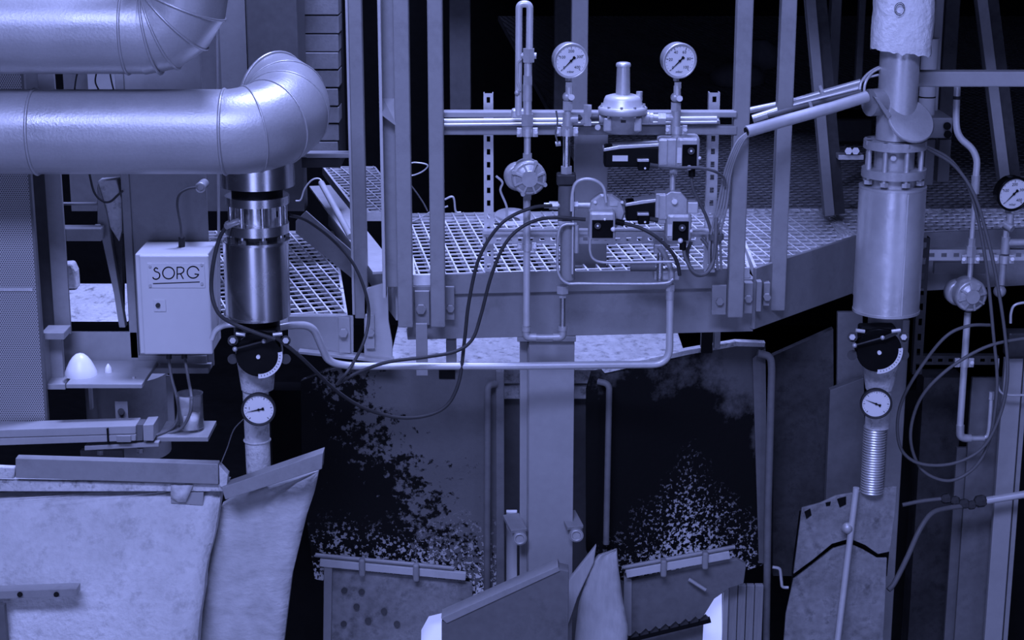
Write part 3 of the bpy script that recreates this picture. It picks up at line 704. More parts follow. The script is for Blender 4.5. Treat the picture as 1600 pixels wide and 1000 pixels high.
one('perforated_offcut', 'small pale perforated offcut left of the long board', 'offcut', G().pp([(-170, 722), (24, 731), (22, 748), (-170, 746)], 4.41, .02), 'concrete', .002)
one('corner_flap', 'small pale flap at the right end of the long board', 'flap', G().pp([(342, 727), (356, 742), (354, 764), (343, 760)], 4.41, .03), 'blanket', .002)
t = Thing('drilled_bar', 'short drilled steel bar low at the left edge', 'bar')
t.part('bar', G().pp([(-30, 925), (120, 920), (120, 932), (-30, 937)], 4.27, .04), 'paint_grey', .001)
for u in (31, 88): t.part('hole', G().cyl(P(u, 929, 4.272), P(u, 929, 4.262), .007, n=12), 'black')
one('seam_bar', 'dark upright bar at the bottom left corner', 'bar', G().bx(-20, 946, 10, 1030, 4.27, .02), 'paint_dark', .002)
one('folded_sheet', 'tall wrinkled insulation sheet right of the white panel', 'sheet', rough_panel([(351, 780), (498, 736), (491, 770), (479, 805), (456, 900), (434, 1080), (294, 1080), (318, 905), (342, 800)], 4.50, .03, 4.42, (740, 1000), 18, .006), 'fold')
one('slanting_angle_bar', 'dark slanting angle bar on top of the wrinkled sheet', 'bar', G().pp([(346, 762), (505, 707), (503, 733), (352, 781)], 4.40, .045), 'paint_grey', .002)
cable('thin_wire', 'thin wire running down from the small left dial gauge', [(380, 655, 4.38), (365, 672, 4.40), (355, 700, 4.42), (344, 727, 4.42)], 4.4, .9, 'cable_grey', n=6)
# brick pier
t = Thing('brick_pier', 'narrow pier of pale flat bricks left of the slim post', 'pier')
YB = 5.55; t.part('core', G().bx(467, -40, 528, 262, YB+.012, .2), 'mortar')
rows = [(-30, -4), (-2, 23), (25, 52), (54, 80.5), (82.5, 108), (110.5, 136), (139, 165), (167.5, 192), (195, 219.5), (222, 246)]
for i, (v0, v1) in enumerate(rows):
    us = ((465, 472, 474, 529) if i == 3 else (468, 529)) if i != 4 else (466, 528)
    for j in range(0, len(us), 2):
        dd = random.uniform(-.004, .004); t.part('brick', G().bx(us[j]+random.uniform(-1, 1), v0, us[j+1]+random.uniform(-1.2, .6), v1, YB+dd, .1), 'brick', .002)
# ================================================================== centre: gas train on the strut frame
YG = 4.775
def vp(g, u, v0, v1, rp, Y=YG, n=16, smooth=True):
    s = S((v0+v1)/2, Y); x = X(u, (v0+v1)/2, Y); return g.cyl((x, Y, Z(v1, Y)), (x, Y, Z(v0, Y)), rp*s, n=n, smooth=smooth)
def nut(g, u, v0, v1, rp, Y=YG): return vp(g, u, v0, v1, rp, Y, 6, False)
def hp(g, u0, u1, v, rp, Y=YG, n=16, smooth=True): return g.cyl(P(u0, v, Y), P(u1, v, Y), rp*S(v, Y), n=n, smooth=smooth)
def clamp(t, u, v, rp, Y=YG):
    s = S(v, Y); t.part('clamp_band', vp(G(), u, v-6, v+6, rp, Y), 'galv')
    for sg in (-1, 1):
        t.part('clamp_ear', G().bx(u+sg*(rp+4)-4, v-7, u+sg*(rp+4)+4, v+7, Y-.004, .008), 'galv', .001)
        t.part('clamp_screw', G().hexn(P(u+sg*(rp+5), v, Y-.004), P(u+sg*(rp+5), v, Y-.016), 3.2*s), 'galv')
# left riser with loop
t = Thing('gas_riser', 'pale pipe with an upturned loop at the top, left of the gauges', 'pipe')
t.part('loop', G().tube(fillet(px([(810, 180), (811, 6), (828, 6), (827, 86)], YG), .016, 8), 5.6*S(100, YG), 14), 'pipe_light')
t.part('loop_foot', G().bx(799, 170, 822, 186, YG-.005, .02), 'pipe_light', .006)
t.part('cross_fitting', nut(G(), 826, 76, 97, 10), 'cast')
t.part('side_plug', hp(G(), 814, 838, 87, 5), 'cast')
t.part('upper_pipe', vp(G(), 825, 96, 132, 6.5), 'galv')
t.part('union', nut(G(), 824.5, 118, 132, 8), 'cast')
t.part('ball_valve', vp(G(), 824, 132, 158, 7.5), 'cast')
t.part('valve_lever', G().tube(px([(815, 92), (809, 98), (808, 128), (813, 142)], YG-.012), 1.5*S(100, YG), 8), 'galv')
t.part('valve_knob', G().sph(P(808, 145, YG-.01), 4.2*S(145, YG)), 'cast')
t.part('sleeve', vp(G(), 824, 156, 178, 6.8), 'galv')
t.part('reducer', nut(G(), 824, 178, 196, 10.5), 'cast')
t.part('reducer_skirt', vp(G(), 824, 194, 203, 8.5), 'cast')
clamp(t, 824, 207, 8.5)
t.part('middle_pipe', vp(G(), 824, 210, 255, 5.4), 'galv')
t.part('union', nut(G(), 824, 240, 254, 8), 'cast')
t.part('long_pipe', vp(G(), 823, 300, 512, 5.6), 'pipe_light')
t.part('union', nut(G(), 824, 300, 312, 7), 'cast')
clamp(t, 823.5, 386, 7)
t.part('elbow', G().tube(fillet(px([(822, 508), (822, 527), (838, 527)], YG), .02, 8), 6.6*S(520, YG), 14), 'cast')
t.part('elbow_collar', vp(G(), 822, 511, 517, 7.8), 'cast')
t.part('return_pipe', hp(G(), 836, 868, 527, 5), 'cast')
t.part('elbow', G().tube(fillet(px([(864, 527), (879, 527), (879, 512)], YG), .02, 8), 6.6*S(520, YG), 14), 'cast')
t.part('elbow_collar', vp(G(), 879, 510, 516, 7.8), 'cast')
t.part('short_pipe', vp(G(), 879, 462, 512, 5), 'steel')
t.part('hex_nut', nut(G(), 879, 446, 458, 10), 'galv')
t.part('hex_collar', nut(G(), 879, 456, 465, 6), 'cast')
# flow monitor
t = Thing('flow_monitor', 'round ribbed cast iron flow monitor on the left pale pipe', 'meter')
c = P(826, 277, YG-.03); s = S(277, YG); fd = Vector((.12, -1, -.05)).normalized()
t.part('body', G().lathe(c, fd, [(-.05, 20*s), (-.045, 25*s), (-.01, 26*s), (0, 27*s), (.012, 27*s), (.014, 24*s)], 36), 'cast')
t.part('cover', G().lathe(c, fd, [(.013, 22*s), (.018, 20*s), (.019, 14*s), (.024, 12.5*s)], 30), 'cast')
e2 = (Vector((0, 0, 1))-fd*fd.z).normalized(); e1 = e2.cross(fd)
for i in range(8):
    a = math.pi*2*(i+.5)/8; d = e1*math.cos(a)+e2*math.sin(a)
    t.part('rib', G().obox(c+fd*.019+d*12*s, c+fd*.016+d*25*s, fd, .010, 3*s), 'cast')
    if i % 2: t.part('bolt', G().cyl(c+fd*.006+d*26.5*s, c+fd*.02+d*26.5*s, 3.4*s, n=8), 'cast')
t.part('rear_housing', G().lathe(c+Vector((-.028, .035, -.004)), fd, [(-.02, 16*s), (-.015, 22*s), (.012, 22*s), (.015, 18*s)], 24), 'cast')
# gauge line 1
t = Thing('gauge_standpipe', 'fitting stack with a tee and needle valve under the left round gauge', 'pipe')
t.part('adapter', nut(G(), 889, 128, 136, 6), 'cast'); t.part('nipple', vp(G(), 889, 134, 148, 5.6), 'galv')
t.part('needle_valve', G().sph(P(886, 151, YG), 7.5*S(150, YG)), 'cast')
t.part('valve_screw', G().cyl(P(893, 152, YG-.004), P(893, 152, YG-.024), 4.8*S(150, YG), n=14), 'galv')
t.part('hex_nut', nut(G(), 887, 158, 172, 8.5), 'galv'); t.part('neck', vp(G(), 887, 170, 180, 5.5), 'cast')
t.part('tee', vp(G(), 887, 178, 198, 8), 'cast'); t.part('tee_branch', hp(G(), 887, 903, 186, 7), 'cast'); t.part('tee_foot', nut(G(), 886, 196, 202, 10), 'cast')
clamp(t, 886, 206, 9.5)
t.part('lower_pipe', vp(G(), 885, 210, 262, 6), 'steel'); t.part('union', nut(G(), 885, 260, 273, 9.5), 'galv')
t.part('bleed_screw', G().cyl(P(876, 224, YG), P(868, 225, YG), 4*S(220, YG), n=10), 'cast')
t.part('coupling', nut(G(), 912, 178, 192, 6), 'cast'); t.part('hex_union', nut(G(), 918, 164, 196, 7), 'galv'); t.part('union_pipe', hp(G(), 900, 938, 184, 4.8), 'dark_steel')
t.part('drain_screw', G().cyl(P(934, 199, YG), P(934, 199, YG-.02), 4.6*S(200, YG), n=10), 'cast')
gauge('round pressure gauge at the top left of the two, reading zero, scale to 400', 892, 95, 28, YG-.02, (.24, -.96, -.10), ['0', '100', '200', '300', '400'], 225, 'galv', unit='mbar')
gauge('round pressure gauge at the top right of the two, reading zero, scale to 100', 1062, 95, 28, YG-.02, (.24, -.96, -.10), ['0', '20', '40', '60', '80', '100'], 225, 'galv', unit='mbar')
cable('test_lead', 'thin dark lead hanging left of the stack under the left gauge', [(869, 173), (871, 190), (868, 208), (871, 222)], YG-.02, 1.4, 'cable_grey')
# regulator
t = Thing('pressure_regulator', 'cast gas pressure regulator with a tall spring tube between the gauges', 'regulator')
x = X(973, 170, YG); lz = lambda v: Z(v, YG); s = S(165, YG)
def lat(prof): return G().lathe((x, YG, 0), (0, 0, 1), [(lz(v), r*s) for v, r in prof], 36)
t.part('body', lat([(208, 17), (206, 26), (178, 27), (175, 31)]), 'cast')
t.part('diaphragm_flange', lat([(178, 34), (177, 38), (168, 38.5), (166, 36)]), 'pipe_light')
t.part('bonnet', lat([(167, 34), (162, 31), (155, 29.5), (150, 27), (148, 20), (147, 12)]), 'pipe_light')
t.part('spring_tube', lat([(153, 11.5), (103, 10.2)]), 'galv')
t.part('tube_cap', lat([(104, 11.5), (101, 11.8), (98, 10.5), (97, 7)]), 'galv')
t.part('breather', vp(G(), 999, 143, 157, 5, YG-.005), 'galv')
for i in range(10):
    a = 2*math.pi*i/10+.2; q = Vector((x+math.cos(a)*34*s, YG+math.sin(a)*34*s, 0)); t.part('flange_bolt', G().hexn((q.x, q.y, lz(180)), (q.x, q.y, lz(163)), 2.6*s), 'cast')
t.part('lug', G().bx(943, 184, 956, 206, YG-.035, .03), 'cast', .004); t.part('lug', G().bx(990, 184, 1003, 206, YG-.035, .03), 'cast', .004)
t.part('inlet', hp(G(), 936, 950, 184, 9), 'cast'); t.part('outlet', hp(G(), 998, 1014, 183, 9), 'cast')
t.part('arrow_mark', G().bx(970, 188, 978, 192, YG-.046, .004), 'dark_steel')
# gauge line 2
t = Thing('gauge_standpipe', 'fitting stack with a tee and needle valve under the right round gauge', 'pipe')
t.part('adapter', nut(G(), 1059, 128, 138, 6), 'cast'); t.part('nipple', vp(G(), 1058, 134, 150, 5.8), 'galv')
t.part('needle_valve', G().sph(P(1055, 152, YG), 7.5*S(150, YG)), 'cast')
t.part('valve_screw', G().cyl(P(1062, 154, YG-.004), P(1062, 154, YG-.024), 4.8*S(150, YG), n=14), 'galv')
t.part('hex_nut', nut(G(), 1056, 160, 173, 8.5), 'galv'); t.part('tee', vp(G(), 1056, 172, 198, 7.5), 'cast')
t.part('tee_branch', hp(G(), 1010, 1056, 184, 6), 'cast'); t.part('hex_union', G().cyl(P(1028, 184, YG), P(1040, 184, YG), 9*S(184, YG), n=6, smooth=False), 'galv'); t.part('ring_nut', hp(G(), 1015, 1020, 184, 9), 'cast')
clamp(t, 1057, 203, 9)
t.part('foot', vp(G(), 1057, 206, 216, 8), 'cast')
# solenoid valves
def solenoid(label, coil, lab, cap, Yc):
    t = Thing('solenoid_valve', label, 'valve'); u0, v0, u1, v1 = coil
    t.part('coil_housing', G().bx(u0, v0+5, u1, v1, Yc-.02, .055), 'black', .006)
    t.part('coil_top', G().pp([(u0-1, v0+8), (u0+25, v0+3), (u1, v0), (u1, v0+5), (u0+25, v0+9), (u0-1, v0+13)], Yc-.022, .06), 'galv', .002)
    if lab: t.part('label_sticker', G().bx(*lab, Yc-.0215, .002), 'label')
    t.part('plug', G().bx(u1-35, v1-10, u1-17, v1+5, Yc-.035, .03), 'black_gloss', .003)
    t.part('plug_latch', G().bx(u1-36, v1-13, u1-18, v1-9, Yc-.038, .03), 'galv', .001)
    t.part('plug_gland', G().cyl(P(u1-17, v1-4, Yc-.025), P(u1-4, v1-2, Yc-.025), 4*S(v1, Yc), n=10), 'rubber')
    t.part('plug_screw', G().cyl(P(u1-24, v1+1, Yc-.034), P(u1-24, v1+1, Yc-.042), 1.8*S(v1, Yc), n=8), 'galv')
    t.part('flange', G().bx(u1-3, v0-6, u1+12, v1-2, Yc-.028, .07), 'cast', .004)
    c0, w0, c1, w1 = cap
    t.part('cover', G().bx(c0, w0, c1, w1, Yc-.035, .075), 'cast', .010)
    t.part('cover_window', G().bx(c0+10, w0+12, c1-5, w1-2, Yc-.037, .006), 'black_gloss', .001)
    t.part('cover_label', G().bx(c0+2, w0+17, c0+9, w1-9, Yc-.038, .005), 'label')
    t.part('dial_knob', G().cyl(P((c0+c1)/2+5, w0+22, Yc-.037), P((c0+c1)/2+5, w0+22, Yc-.044), 5.5*S(w0, Yc), n=16), 'dark_steel')
    t.part('dial_screw', G().cyl(P((c0+c1)/2+5, w0+22, Yc-.044), P((c0+c1)/2+5, w0+22, Yc-.046), 1.7*S(w0, Yc), n=10), 'dial')
    t.part('status_lamp', G().sph(P((c0+c1)/2+2, w1-2, Yc-.036), 4.2*S(w1, Yc)), 'white_lamp')
    t.part('side_lamp', G().sph(P(c1-1, w1-17, Yc-.03), 2.8*S(w1, Yc)), 'white_lamp')
    t.part('cable_gland', G().cyl(P((c0+c1)/2+6, w1, Yc-.03), P((c0+c1)/2+6, w1+12, Yc-.03), 5.5*S(w1, Yc), n=10), 'black')
    return t
t = solenoid('upper black solenoid valve with a pale sticker, below the regulator', (944, 224, 1032, 262), (957, 243, 981, 252), (1056, 214, 1094, 264), YG)
t.part('body', G().bx(1030, 216, 1062, 262, YG-.025, .05), 'cast', .006)
t.part('outlet_pipe', vp(G(), 1051, 258, 302, 4.6), 'galv'); t.part('outlet_nut', nut(G(), 1052, 262, 272, 7), 'cast')
t = solenoid('lower black solenoid valve with an octagonal cast body', (978, 310, 1032, 346), None, (1041, 334, 1081, 378), YG)
t.part('body', G().pp([(1040, 304), (1048, 299), (1064, 300), (1074, 312), (1074, 338), (1040, 338)], YG-.03, .06), 'cast', .003)
t.part('body_screw', G().cyl(P(1054, 315, YG-.03), P(1054, 315, YG-.04), 4.5*S(315, YG), n=12), 'galv')
t.part('side_port', G().bx(1074, 316, 1091, 334, YG-.02, .04), 'pipe_light', .003)
t.part('flange_plate', G().bx(1024, 302, 1041, 350, YG-.025, .05), 'cast', .003)
# burner control head on the left
t = Thing('pressure_switch', 'round grey pressure switch housing above the small black panel box', 'switch')
t.part('housing', G().lathe(P(947, 330, YG+.005), Vector((0, -1, 0)), [(-.03, 28*S(330, YG)), (.012, 30*S(330, YG)), (.018, 27*S(330, YG))], 10, smooth=False), 'cast')
t.part('nameplate', G().bx(953, 315, 965, 322, YG-.016, .004), 'galv')
for q in ((930, 316), (972, 316)): t.part('screw', G().cyl(P(*q, YG-.012), P(*q, YG-.02), 2.5*S(316, YG), n=10), 'galv')
t.part('pipe_stub', hp(G(), 850, 922, 321, 4.5, YG-.005), 'cast'); t.part('coupling', G().cyl(P(858, 321, YG-.005), P(872, 321, YG-.005), 7*S(321, YG), n=6, smooth=False), 'cast')
t.part('coupling', G().cyl(P(893, 321, YG-.005), P(903, 321, YG-.005), 7.5*S(321, YG), n=6, smooth=False), 'cast')
t = Thing('actuator_box', 'small actuator with a black panel face and two white lamps', 'actuator')
t.part('case', G().bx(920, 331, 962, 376, YG-.055, .06), 'cast', .008)
t.part('panel', G().bx(925, 344, 958, 372, YG-.058, .006), 'black_gloss', .001)
t.part('knob', G().cyl(P(934, 353, YG-.058), P(934, 353, YG-.066), 5*S(353, YG), n=14), 'dark_steel'); t.part('knob_screw', G().cyl(P(934, 353, YG-.066), P(934, 353, YG-.068), 1.6*S(353, YG), n=8), 'dial')
t.part('lamp', G().sph(P(958, 358, YG-.056), 4*S(358, YG)), 'white_lamp'); t.part('lamp', G().sph(P(945, 343, YG-.058), 2*S(343, YG)), 'white_lamp')
t.part('gland', G().cyl(P(962, 346, YG-.045), P(975, 349, YG-.045), 5*S(346, YG), n=10), 'black')
# filter cylinder
t = Thing('filter_cylinder', 'tall dark filter cylinder hanging left of the black panel box', 'filter')
t.part('head', G().bx(870, 273, 900, 290, YG-.02, .045), 'dark_steel', .004)
t.part('upper_bowl', vp(G(), 885, 289, 345, 13), 'paint_dark'); t.part('lower_bowl', vp(G(), 887, 345, 436, 12), 'paint_grey')
t.part('bowl_rod', vp(G(), 895, 300, 428, 1.6, YG-.03), 'pipe_light')
t.part('bracket', G().bx(872, 346, 902, 352, YG-.03, .06), 'cast', .002); t.part('drain_stub', vp(G(), 901, 352, 395, 3.5, YG-.03), 'cast')
t = Thing('pneumatic_cylinder', 'small grey cylinder lying on the walkway edge beside an upright steel pin', 'cylinder')
t.part('barrel', hp(G(), 985, 1024, 417, 7, YG+.01), 'paint_dark'); t.part('upright_pin', vp(G(), 1031, 388, 438, 5.5, YG), 'steel'); t.part('clevis', G().bx(1022, 382, 1040, 396, YG-.01, .03), 'cast', .003)
t.part('base', G().bx(1022, 424, 1062, 438, YG, .04), 'cast', .003)
t = Thing('drop_pipe', 'long pale pipe running under the walkway and rising to the right valve', 'pipe')
t.part('pipe', G().tube(fillet(px([(428, 513, 4.56), (452, 508, 4.58), (488, 508, 4.62), (513, 566, 4.68), (545, 572, 4.70), (800, 572, 4.73), (1046, 569, YG-.01), (1047, 466, YG-.01)], 0), .05, 8), 6*S(570, 4.7), 14), 'pipe_light')
t.part('sleeve', vp(G(), 1047, 452, 468, 6.6, YG-.01), 'cast'); t.part('hex_nut', nut(G(), 1047, 444, 454, 7.5, YG-.01), 'galv')
t.part('upper_elbow', G().tube(curve(px([(1047, 446), (1049, 425), (1040, 400), (1030, 385)], YG-.01)), 4.5*S(420, YG), 10), 'cast')
one('hooked_pipe', 'short pale hooked pipe left of the black butterfly valve', 'pipe', G().tube(curve(px([(331, 530), (337, 517), (350, 509), (370, 507)], 4.44)), 4.5*S(515, 4.44), 10), 'pipe_light')
cable('bent_tube', 'thin steel tube arching over the round pressure switch', [(893, 330), (894, 305), (899, 287), (912, 280), (930, 282), (943, 293), (947, 316)], YG-.03, 2.6, 'pipe_light', cat='tube')
cable('bent_tube', 'thin steel tube dropping from the black panel box to the right', [(922, 372), (922, 392), (928, 405), (945, 410), (985, 410), (1055, 409)], YG-.05, 2.2, 'galv', cat='tube')
cable('bent_tube', 'thin steel tube curving around the filter cylinder to the right', [(897, 350), (882, 351), (873, 362), (871, 400), (873, 428), (886, 442), (910, 443), (1030, 443), (1052, 436)], YG-.035, 2.4, 'galv', cat='tube')
# cables
cable('power_cable', 'long black cable sagging from the left valve up to the pressure switch', [(432, 528, 4.38), (470, 558, 4.42), (525, 610, 4.55), (575, 640, 4.64), (635, 653, 4.68), (690, 640, 4.70), (716, 600, 4.71), (726, 530, 4.72), (733, 470, 4.72), (750, 400, 4.72), (785, 348, 4.72), (830, 325, 4.73), (862, 321, 4.75)], 4.5, 3, 'rubber')
cable('power_cable', 'black cable rising from under the walkway to the filter bracket', [(527, 600, 4.66), (560, 582, 4.665), (605, 566, 4.66), (665, 558, 4.67), (712, 549, 4.69), (738, 530, 4.70), (752, 490, 4.71), (768, 430, 4.71), (790, 380, 4.71), (820, 352, 4.72), (860, 340, 4.735), (915, 343, 4.74)], 4.5, 3, 'rubber')
cable('power_cable', 'black cable arching over the lower grating beside the slim post', [(452, 336, 4.60), (480, 345, 4.70), (520, 375, 4.85), (552, 412, 4.87), (572, 460, 4.87), (576, 500, 4.86), (566, 540, 4.80), (545, 578, 4.66), (526, 601, 4.66)], 4.8, 2.6, 'rubber')
cable('power_cable', 'black cable winding down the left side of the steel jacket', [(356, 350, 4.42), (342, 375, 4.44), (332, 420, 4.44), (331, 460, 4.44), (342, 490, 4.40), (365, 506, 4.37), (400, 520, 4.36), (430, 530, 4.36)], 4.5, 3.2, 'rubber')
cable('power_cable', 'black cable from the small panel box to the lower solenoid', [(975, 349, YG-.045), (1000, 356, YG-.06), (1025, 370, YG-.07), (1048, 392, YG-.07), (1058, 410, YG-.06), (1062, 430, YG-.05)], YG, 3, 'rubber')
cable('power_cable', 'black cable looping below the lower white lamp', [(1068, 388, YG-.03), (1072, 405, YG-.04), (1085, 425, YG-.05), (1102, 428, YG-.05), (1114, 410, YG-.03), (1118, 380, YG-.02), (1119, 340, YG)], YG, 3, 'cable_grey')
cable('power_cable', 'grey cable leaving the upper white lamp toward the right strut', [(1080, 274, YG-.03), (1083, 295, YG-.02), (1095, 320, YG+.0), (1106, 345, YG+.02), (1112, 370, YG+.03), (1114, 410, YG+.04)], YG, 2.6, 'cable_grey')
cable('power_cable', 'grey cable drooping from the upper solenoid plug past the strut', [(1028, 260, YG-.025), (1060, 262, YG-.05), (1090, 262, YG-.05), (1115, 267, YG-.03), (1130, 277, YG), (1133, 290, YG+.01)], YG, 2.4, 'cable_grey')
for i, lab in enumerate(('leftmost', 'second', 'third', 'rightmost')):
    cable('bundle_cable', lab+' of the four cables falling from the open conduit end beside the post', [(1169+i*2, 206, 4.79), (1153+i*3, 220, 4.785), (1141+i*3, 245, 4.785), (1131+i*3.4, 275, 4.80), (1122+i*4.5, 320, 4.80), (1111+i*5, 365, 4.80), (1108+i*6, 395, 4.80), (1109+i*6, 421, 4.81)], 4.9, 2.1, 'cable_light', group='cables from the conduit end')
cable('coiled_cable', 'loop of spare cable lying against the right strut foot', [(1096, 372, 4.84), (1106, 385, 4.83), (1112, 405, 4.83), (1105, 425, 4.83), (1090, 430, 4.83), (1078, 418, 4.83), (1074, 395, 4.83), (1080, 378, 4.84)], 4.84, 3, 'cable_grey')
one('cable_tie', 'tie strapping the cables together at the right strut', 'tie', vp(G(), 1119, 366, 374, 12, 4.80, 14), 'cable_grey')
# debris in the dark behind the left strut
for i, (lab, pts, r, m) in enumerate((('pale loose wire looped between the double post and the square post', [(637, 256), (650, 254), (668, 258), (660, 268), (642, 274), (640, 262)], 1.2, 'pipe_light'),
        ('dim loose wire slanting down to the square post', [(636, 282), (650, 300), (662, 318), (668, 330)], 1.2, 'cable_grey'),
        ('grey loose wire lying on the grating edge behind the square post', [(634, 348), (650, 344), (675, 330), (700, 322)], 1.4, 'pipe_light'),
        ('bent pale scrap wire behind the left strut', [(694, 312), (708, 308), (712, 330), (720, 332)], 1.6, 'pipe_light'))):
    cable('loose_wire', lab, pts, 5.6, r, m, cat='wire')
one('metal_dish', 'pale upturned metal dish in the dark behind the flow monitor', 'dish', G().lathe(P(803, 345, 5.62), (0.1, -.3, 1), [(0, .02), (.004, .05), (.012, .066), (.013, .064), (.006, .046), (.003, .02)], 28, caps=False), 'galv')
one('scrap_bracket', 'bent pale scrap behind the left strut above the dish', 'scrap', G().tube(curve(px([(775, 275), (785, 285), (782, 298), (792, 325), (790, 352)], 5.6)), .004, 6), 'galv')
for lab, pts in (('dusty sack far behind the right round gauge', [(1118, 112), (1140, 100), (1200, 102), (1205, 135), (1130, 138), (1116, 128)]),
        ('pale lump of rubble behind the right guardrail post', [(1183, 108), (1215, 100), (1250, 112), (1248, 150), (1185, 146)])):
    g = G(); c = sum((P(u, v, 8.85) for u, v in pts), Vector())/len(pts); w_ = (max(q[0] for q in pts)-min(q[0] for q in pts))*S(100, 8.85)/2; h_ = (max(q[1] for q in pts)-min(q[1] for q in pts))*S(100, 8.85)/2
    c.z = ZP+h_+.003; c.y += .7 if 'pale' in lab else 0; g.lathe(c, (0, 0, 1), [(-h_, w_*.6), (-h_*.7, w_*.95), (0, w_), (h_*.6, w_*.8), (h_, w_*.35)], 9); one('rubble_sack', lab, 'sack', g, 'wood')
# ================================================================== right: wrapped pipe stack
YR = 5.0; XR = X(1389, 400, YR)
def U(x, v, Y): return 800+x/S(v, Y)
def vx(g, v0, v1, rp, Y=YR, rp2=None, x=XR, n=40):
    s = S((v0+v1)/2, Y); r = rp*s; r2 = (rp2 if rp2 is not None else rp)*s
    return g.cyl((x, Y, Z(v1, Y-r2)), (x, Y, Z(v0, Y-r)), r2, r, n)
t = Thing('flanged_pipe', 'tall flanged pipe in a dented steel jacket on the right, wrapped at the top', 'pipe')
g = G(); rings = []; s = S(40, YR); rnd = random.Random(3)
for j in range(14):
    v = -75+j*12.85
    ring_ = []
    for i in range(44):
        a = 2*math.pi*i/44; r = (47+rnd.uniform(-1.2, 1.2)-(1.5 if j == 0 else 0)+1.5*math.sin(a*3+j*.3))*s
        vv = v+(5*math.cos(a)+rnd.uniform(-2.5, 2.5) if j == 13 else 0)
        ring_.append(Vector((XR+math.cos(a)*r, YR+math.sin(a)*r, Z(vv-6, YR-47*s))))
    rings.append(ring_)
loft(g, rings); inner = [Vector((XR+(q.x-XR)*.72, YR+(q.y-YR)*.72, q.z+.01)) for q in rings[-1]]; loft(g, [rings[-1], inner])
t.part('wool_wrap', g, 'wool', label='ragged white insulation wrap')
g = G(); c = P(1406, 14, YR-.0905)
for k, rr in ((0, .017), (1, .013)):
    g.tube([c+Vector((math.cos(a/12*math.pi)*rr*.8, .003*abs(math.cos(a/12*math.pi)), math.sin(a/12*math.pi)*rr)) for a in range(0, 25-5*k)], .0009, 5)
t.part('pen_mark', g, 'ink')
t.part('upper_pipe', vx(G(), 78, 222, 31), 'galv')
t.part('stub_pipe', G().cyl((XR-.02, YR+.0, Z(158, YR)), (XR-.085, YR-.03, Z(158, YR)), .038, n=24), 'paint_grey')
g = G(); c = Vector((XR+.028, YR-.055, Z(188, YR-.05))); g.lathe(c, (.25, -.75, .6), [(-.006, .068), (.0, .07), (.004, .066)], 32); t.part('round_gusset', g, 'galv')
t.part('gusset_plate', G().pp([(1366, 152), (1372, 153), (1393, 180), (1388, 187)], YR-.075, .05), 'paint_grey', .002)
for nm, v0, v1, r, m in (('flange', 226, 239, 49, 'cast'), ('spool', 237, 274, 31, 'cast'), ('flange', 271, 284, 50, 'cast'), ('neck', 283, 302, 36, 'cast'),
                         ('jacket', 301, 498, 51.5, 'jacket'), ('jacket_lip', 299, 303, 52.5, 'galv'), ('jacket_lip', 495, 499, 52, 'galv'), ('stub', 497, 530, 27, 'paint_grey')):
    t.part(nm, vx(G(), v0, v1, r), m)
s = S(250, YR); R = 43*s
for i in range(8):
    a = .25+2*math.pi*i/8; q = (XR+R*math.cos(a), YR+R*math.sin(a)); z1, z0 = Z(222, YR-R*.6), Z(290, YR-R*.6)
    g = G().cyl((*q, z0), (*q, z1), 4*s, n=10); [g.hexn((*q, zc-.006), (*q, zc+.006), 7*s) for zc in (z1-.006, z0+.006)]
    t.part('stud', g, 'galv')
t.part('spool_plug', G().cyl(P(1396, 247, YR-.055), P(1396, 247, YR-.068), .008, n=14), 'cast')
t.part('jacket_seam', G().box(XR+.022, XR+.026, YR-.0945, YR-.0925, Z(494, YR-.09), Z(304, YR-.09)), 'jacket')
xl = X(1374, 600, YR-.02)
t.part('cone', G().cyl((xl, YR-.02, Z(612, YR-.05)), (xl, YR-.02, Z(570, YR-.05)), 21*S(600, YR), 29*S(600, YR), 28), 'concrete')
t.part('collar', G().cyl((xl, YR-.02, Z(672, YR-.05)), (xl, YR-.02, Z(612, YR-.05)), 19*S(640, YR), 19*S(640, YR), 28), 'concrete')
prof = []; z0_, z1_ = Z(775, YR-.05), Z(670, YR-.05); nr = 26
for i in range(nr):
    z_ = z0_+(z1_-z0_)*i/nr; h = (z1_-z0_)/nr; prof += [(z_, .0285), (z_+h*.35, .034), (z_+h*.6, .034), (z_+h*.95, .0285)]
t.part('bellows_hose', G().lathe((xl-.005, YR-.02, 0), (0, 0, 1), prof, 24), 'galv', label='ribbed steel hose')
butterfly('black butterfly valve with a pale scale arc under the right steel jacket', 1372, 546, 35, YR-.10)
gauge('small dial gauge with a dark rim under the right butterfly valve', 1369, 631, 25, YR-.10, (-.05, -1, -.05), None, 158, 'dark_steel', .02, False)
t = Thing('vertical_slotted_strut', 'dark slotted strut standing right of the dented jacket', 'strut')
t.part('channel', slotted(G(), 1432, 1447, 372, 585, 5.22, 9), 'dark_steel')
# conduits running up to the wrapped pipe
for lab, pts, r, m in (('thick pale conduit slanting up to the wrapped pipe, lowest of the bundle', [(1166, 206, 4.79), (1250, 182, 4.86), (1300, 168, 4.90), (1354, 151, 4.94)], 9, 'pipe_light'),
        ('pale conduit just above the thickest slanting one', [(1176, 186, 5.02), (1240, 165, 5.02), (1344, 138, 5.02)], 6.5, 'pipe_light'),
        ('slim conduit between the two larger slanting ones', [(1200, 181, 4.99), (1260, 164, 4.99), (1346, 143, 4.98)], 4, 'cable_grey'),
        ('uppermost pale conduit slanting behind the square posts', [(1150, 177, 5.10), (1240, 158, 5.08), (1345, 128, 5.06)], 5, 'pipe_light')):
    one('slanting_conduit', lab, 'conduit', G().tube(px(pts, 5), r*S(170, 5), 14), m)
one('conduit_mouth', 'dark open mouth of the thickest slanting conduit', 'opening', G().cyl(P(1167, 205.7, 4.79), P(1165.4, 206.2, 4.789), 7*S(205, 4.79), n=18), 'black')
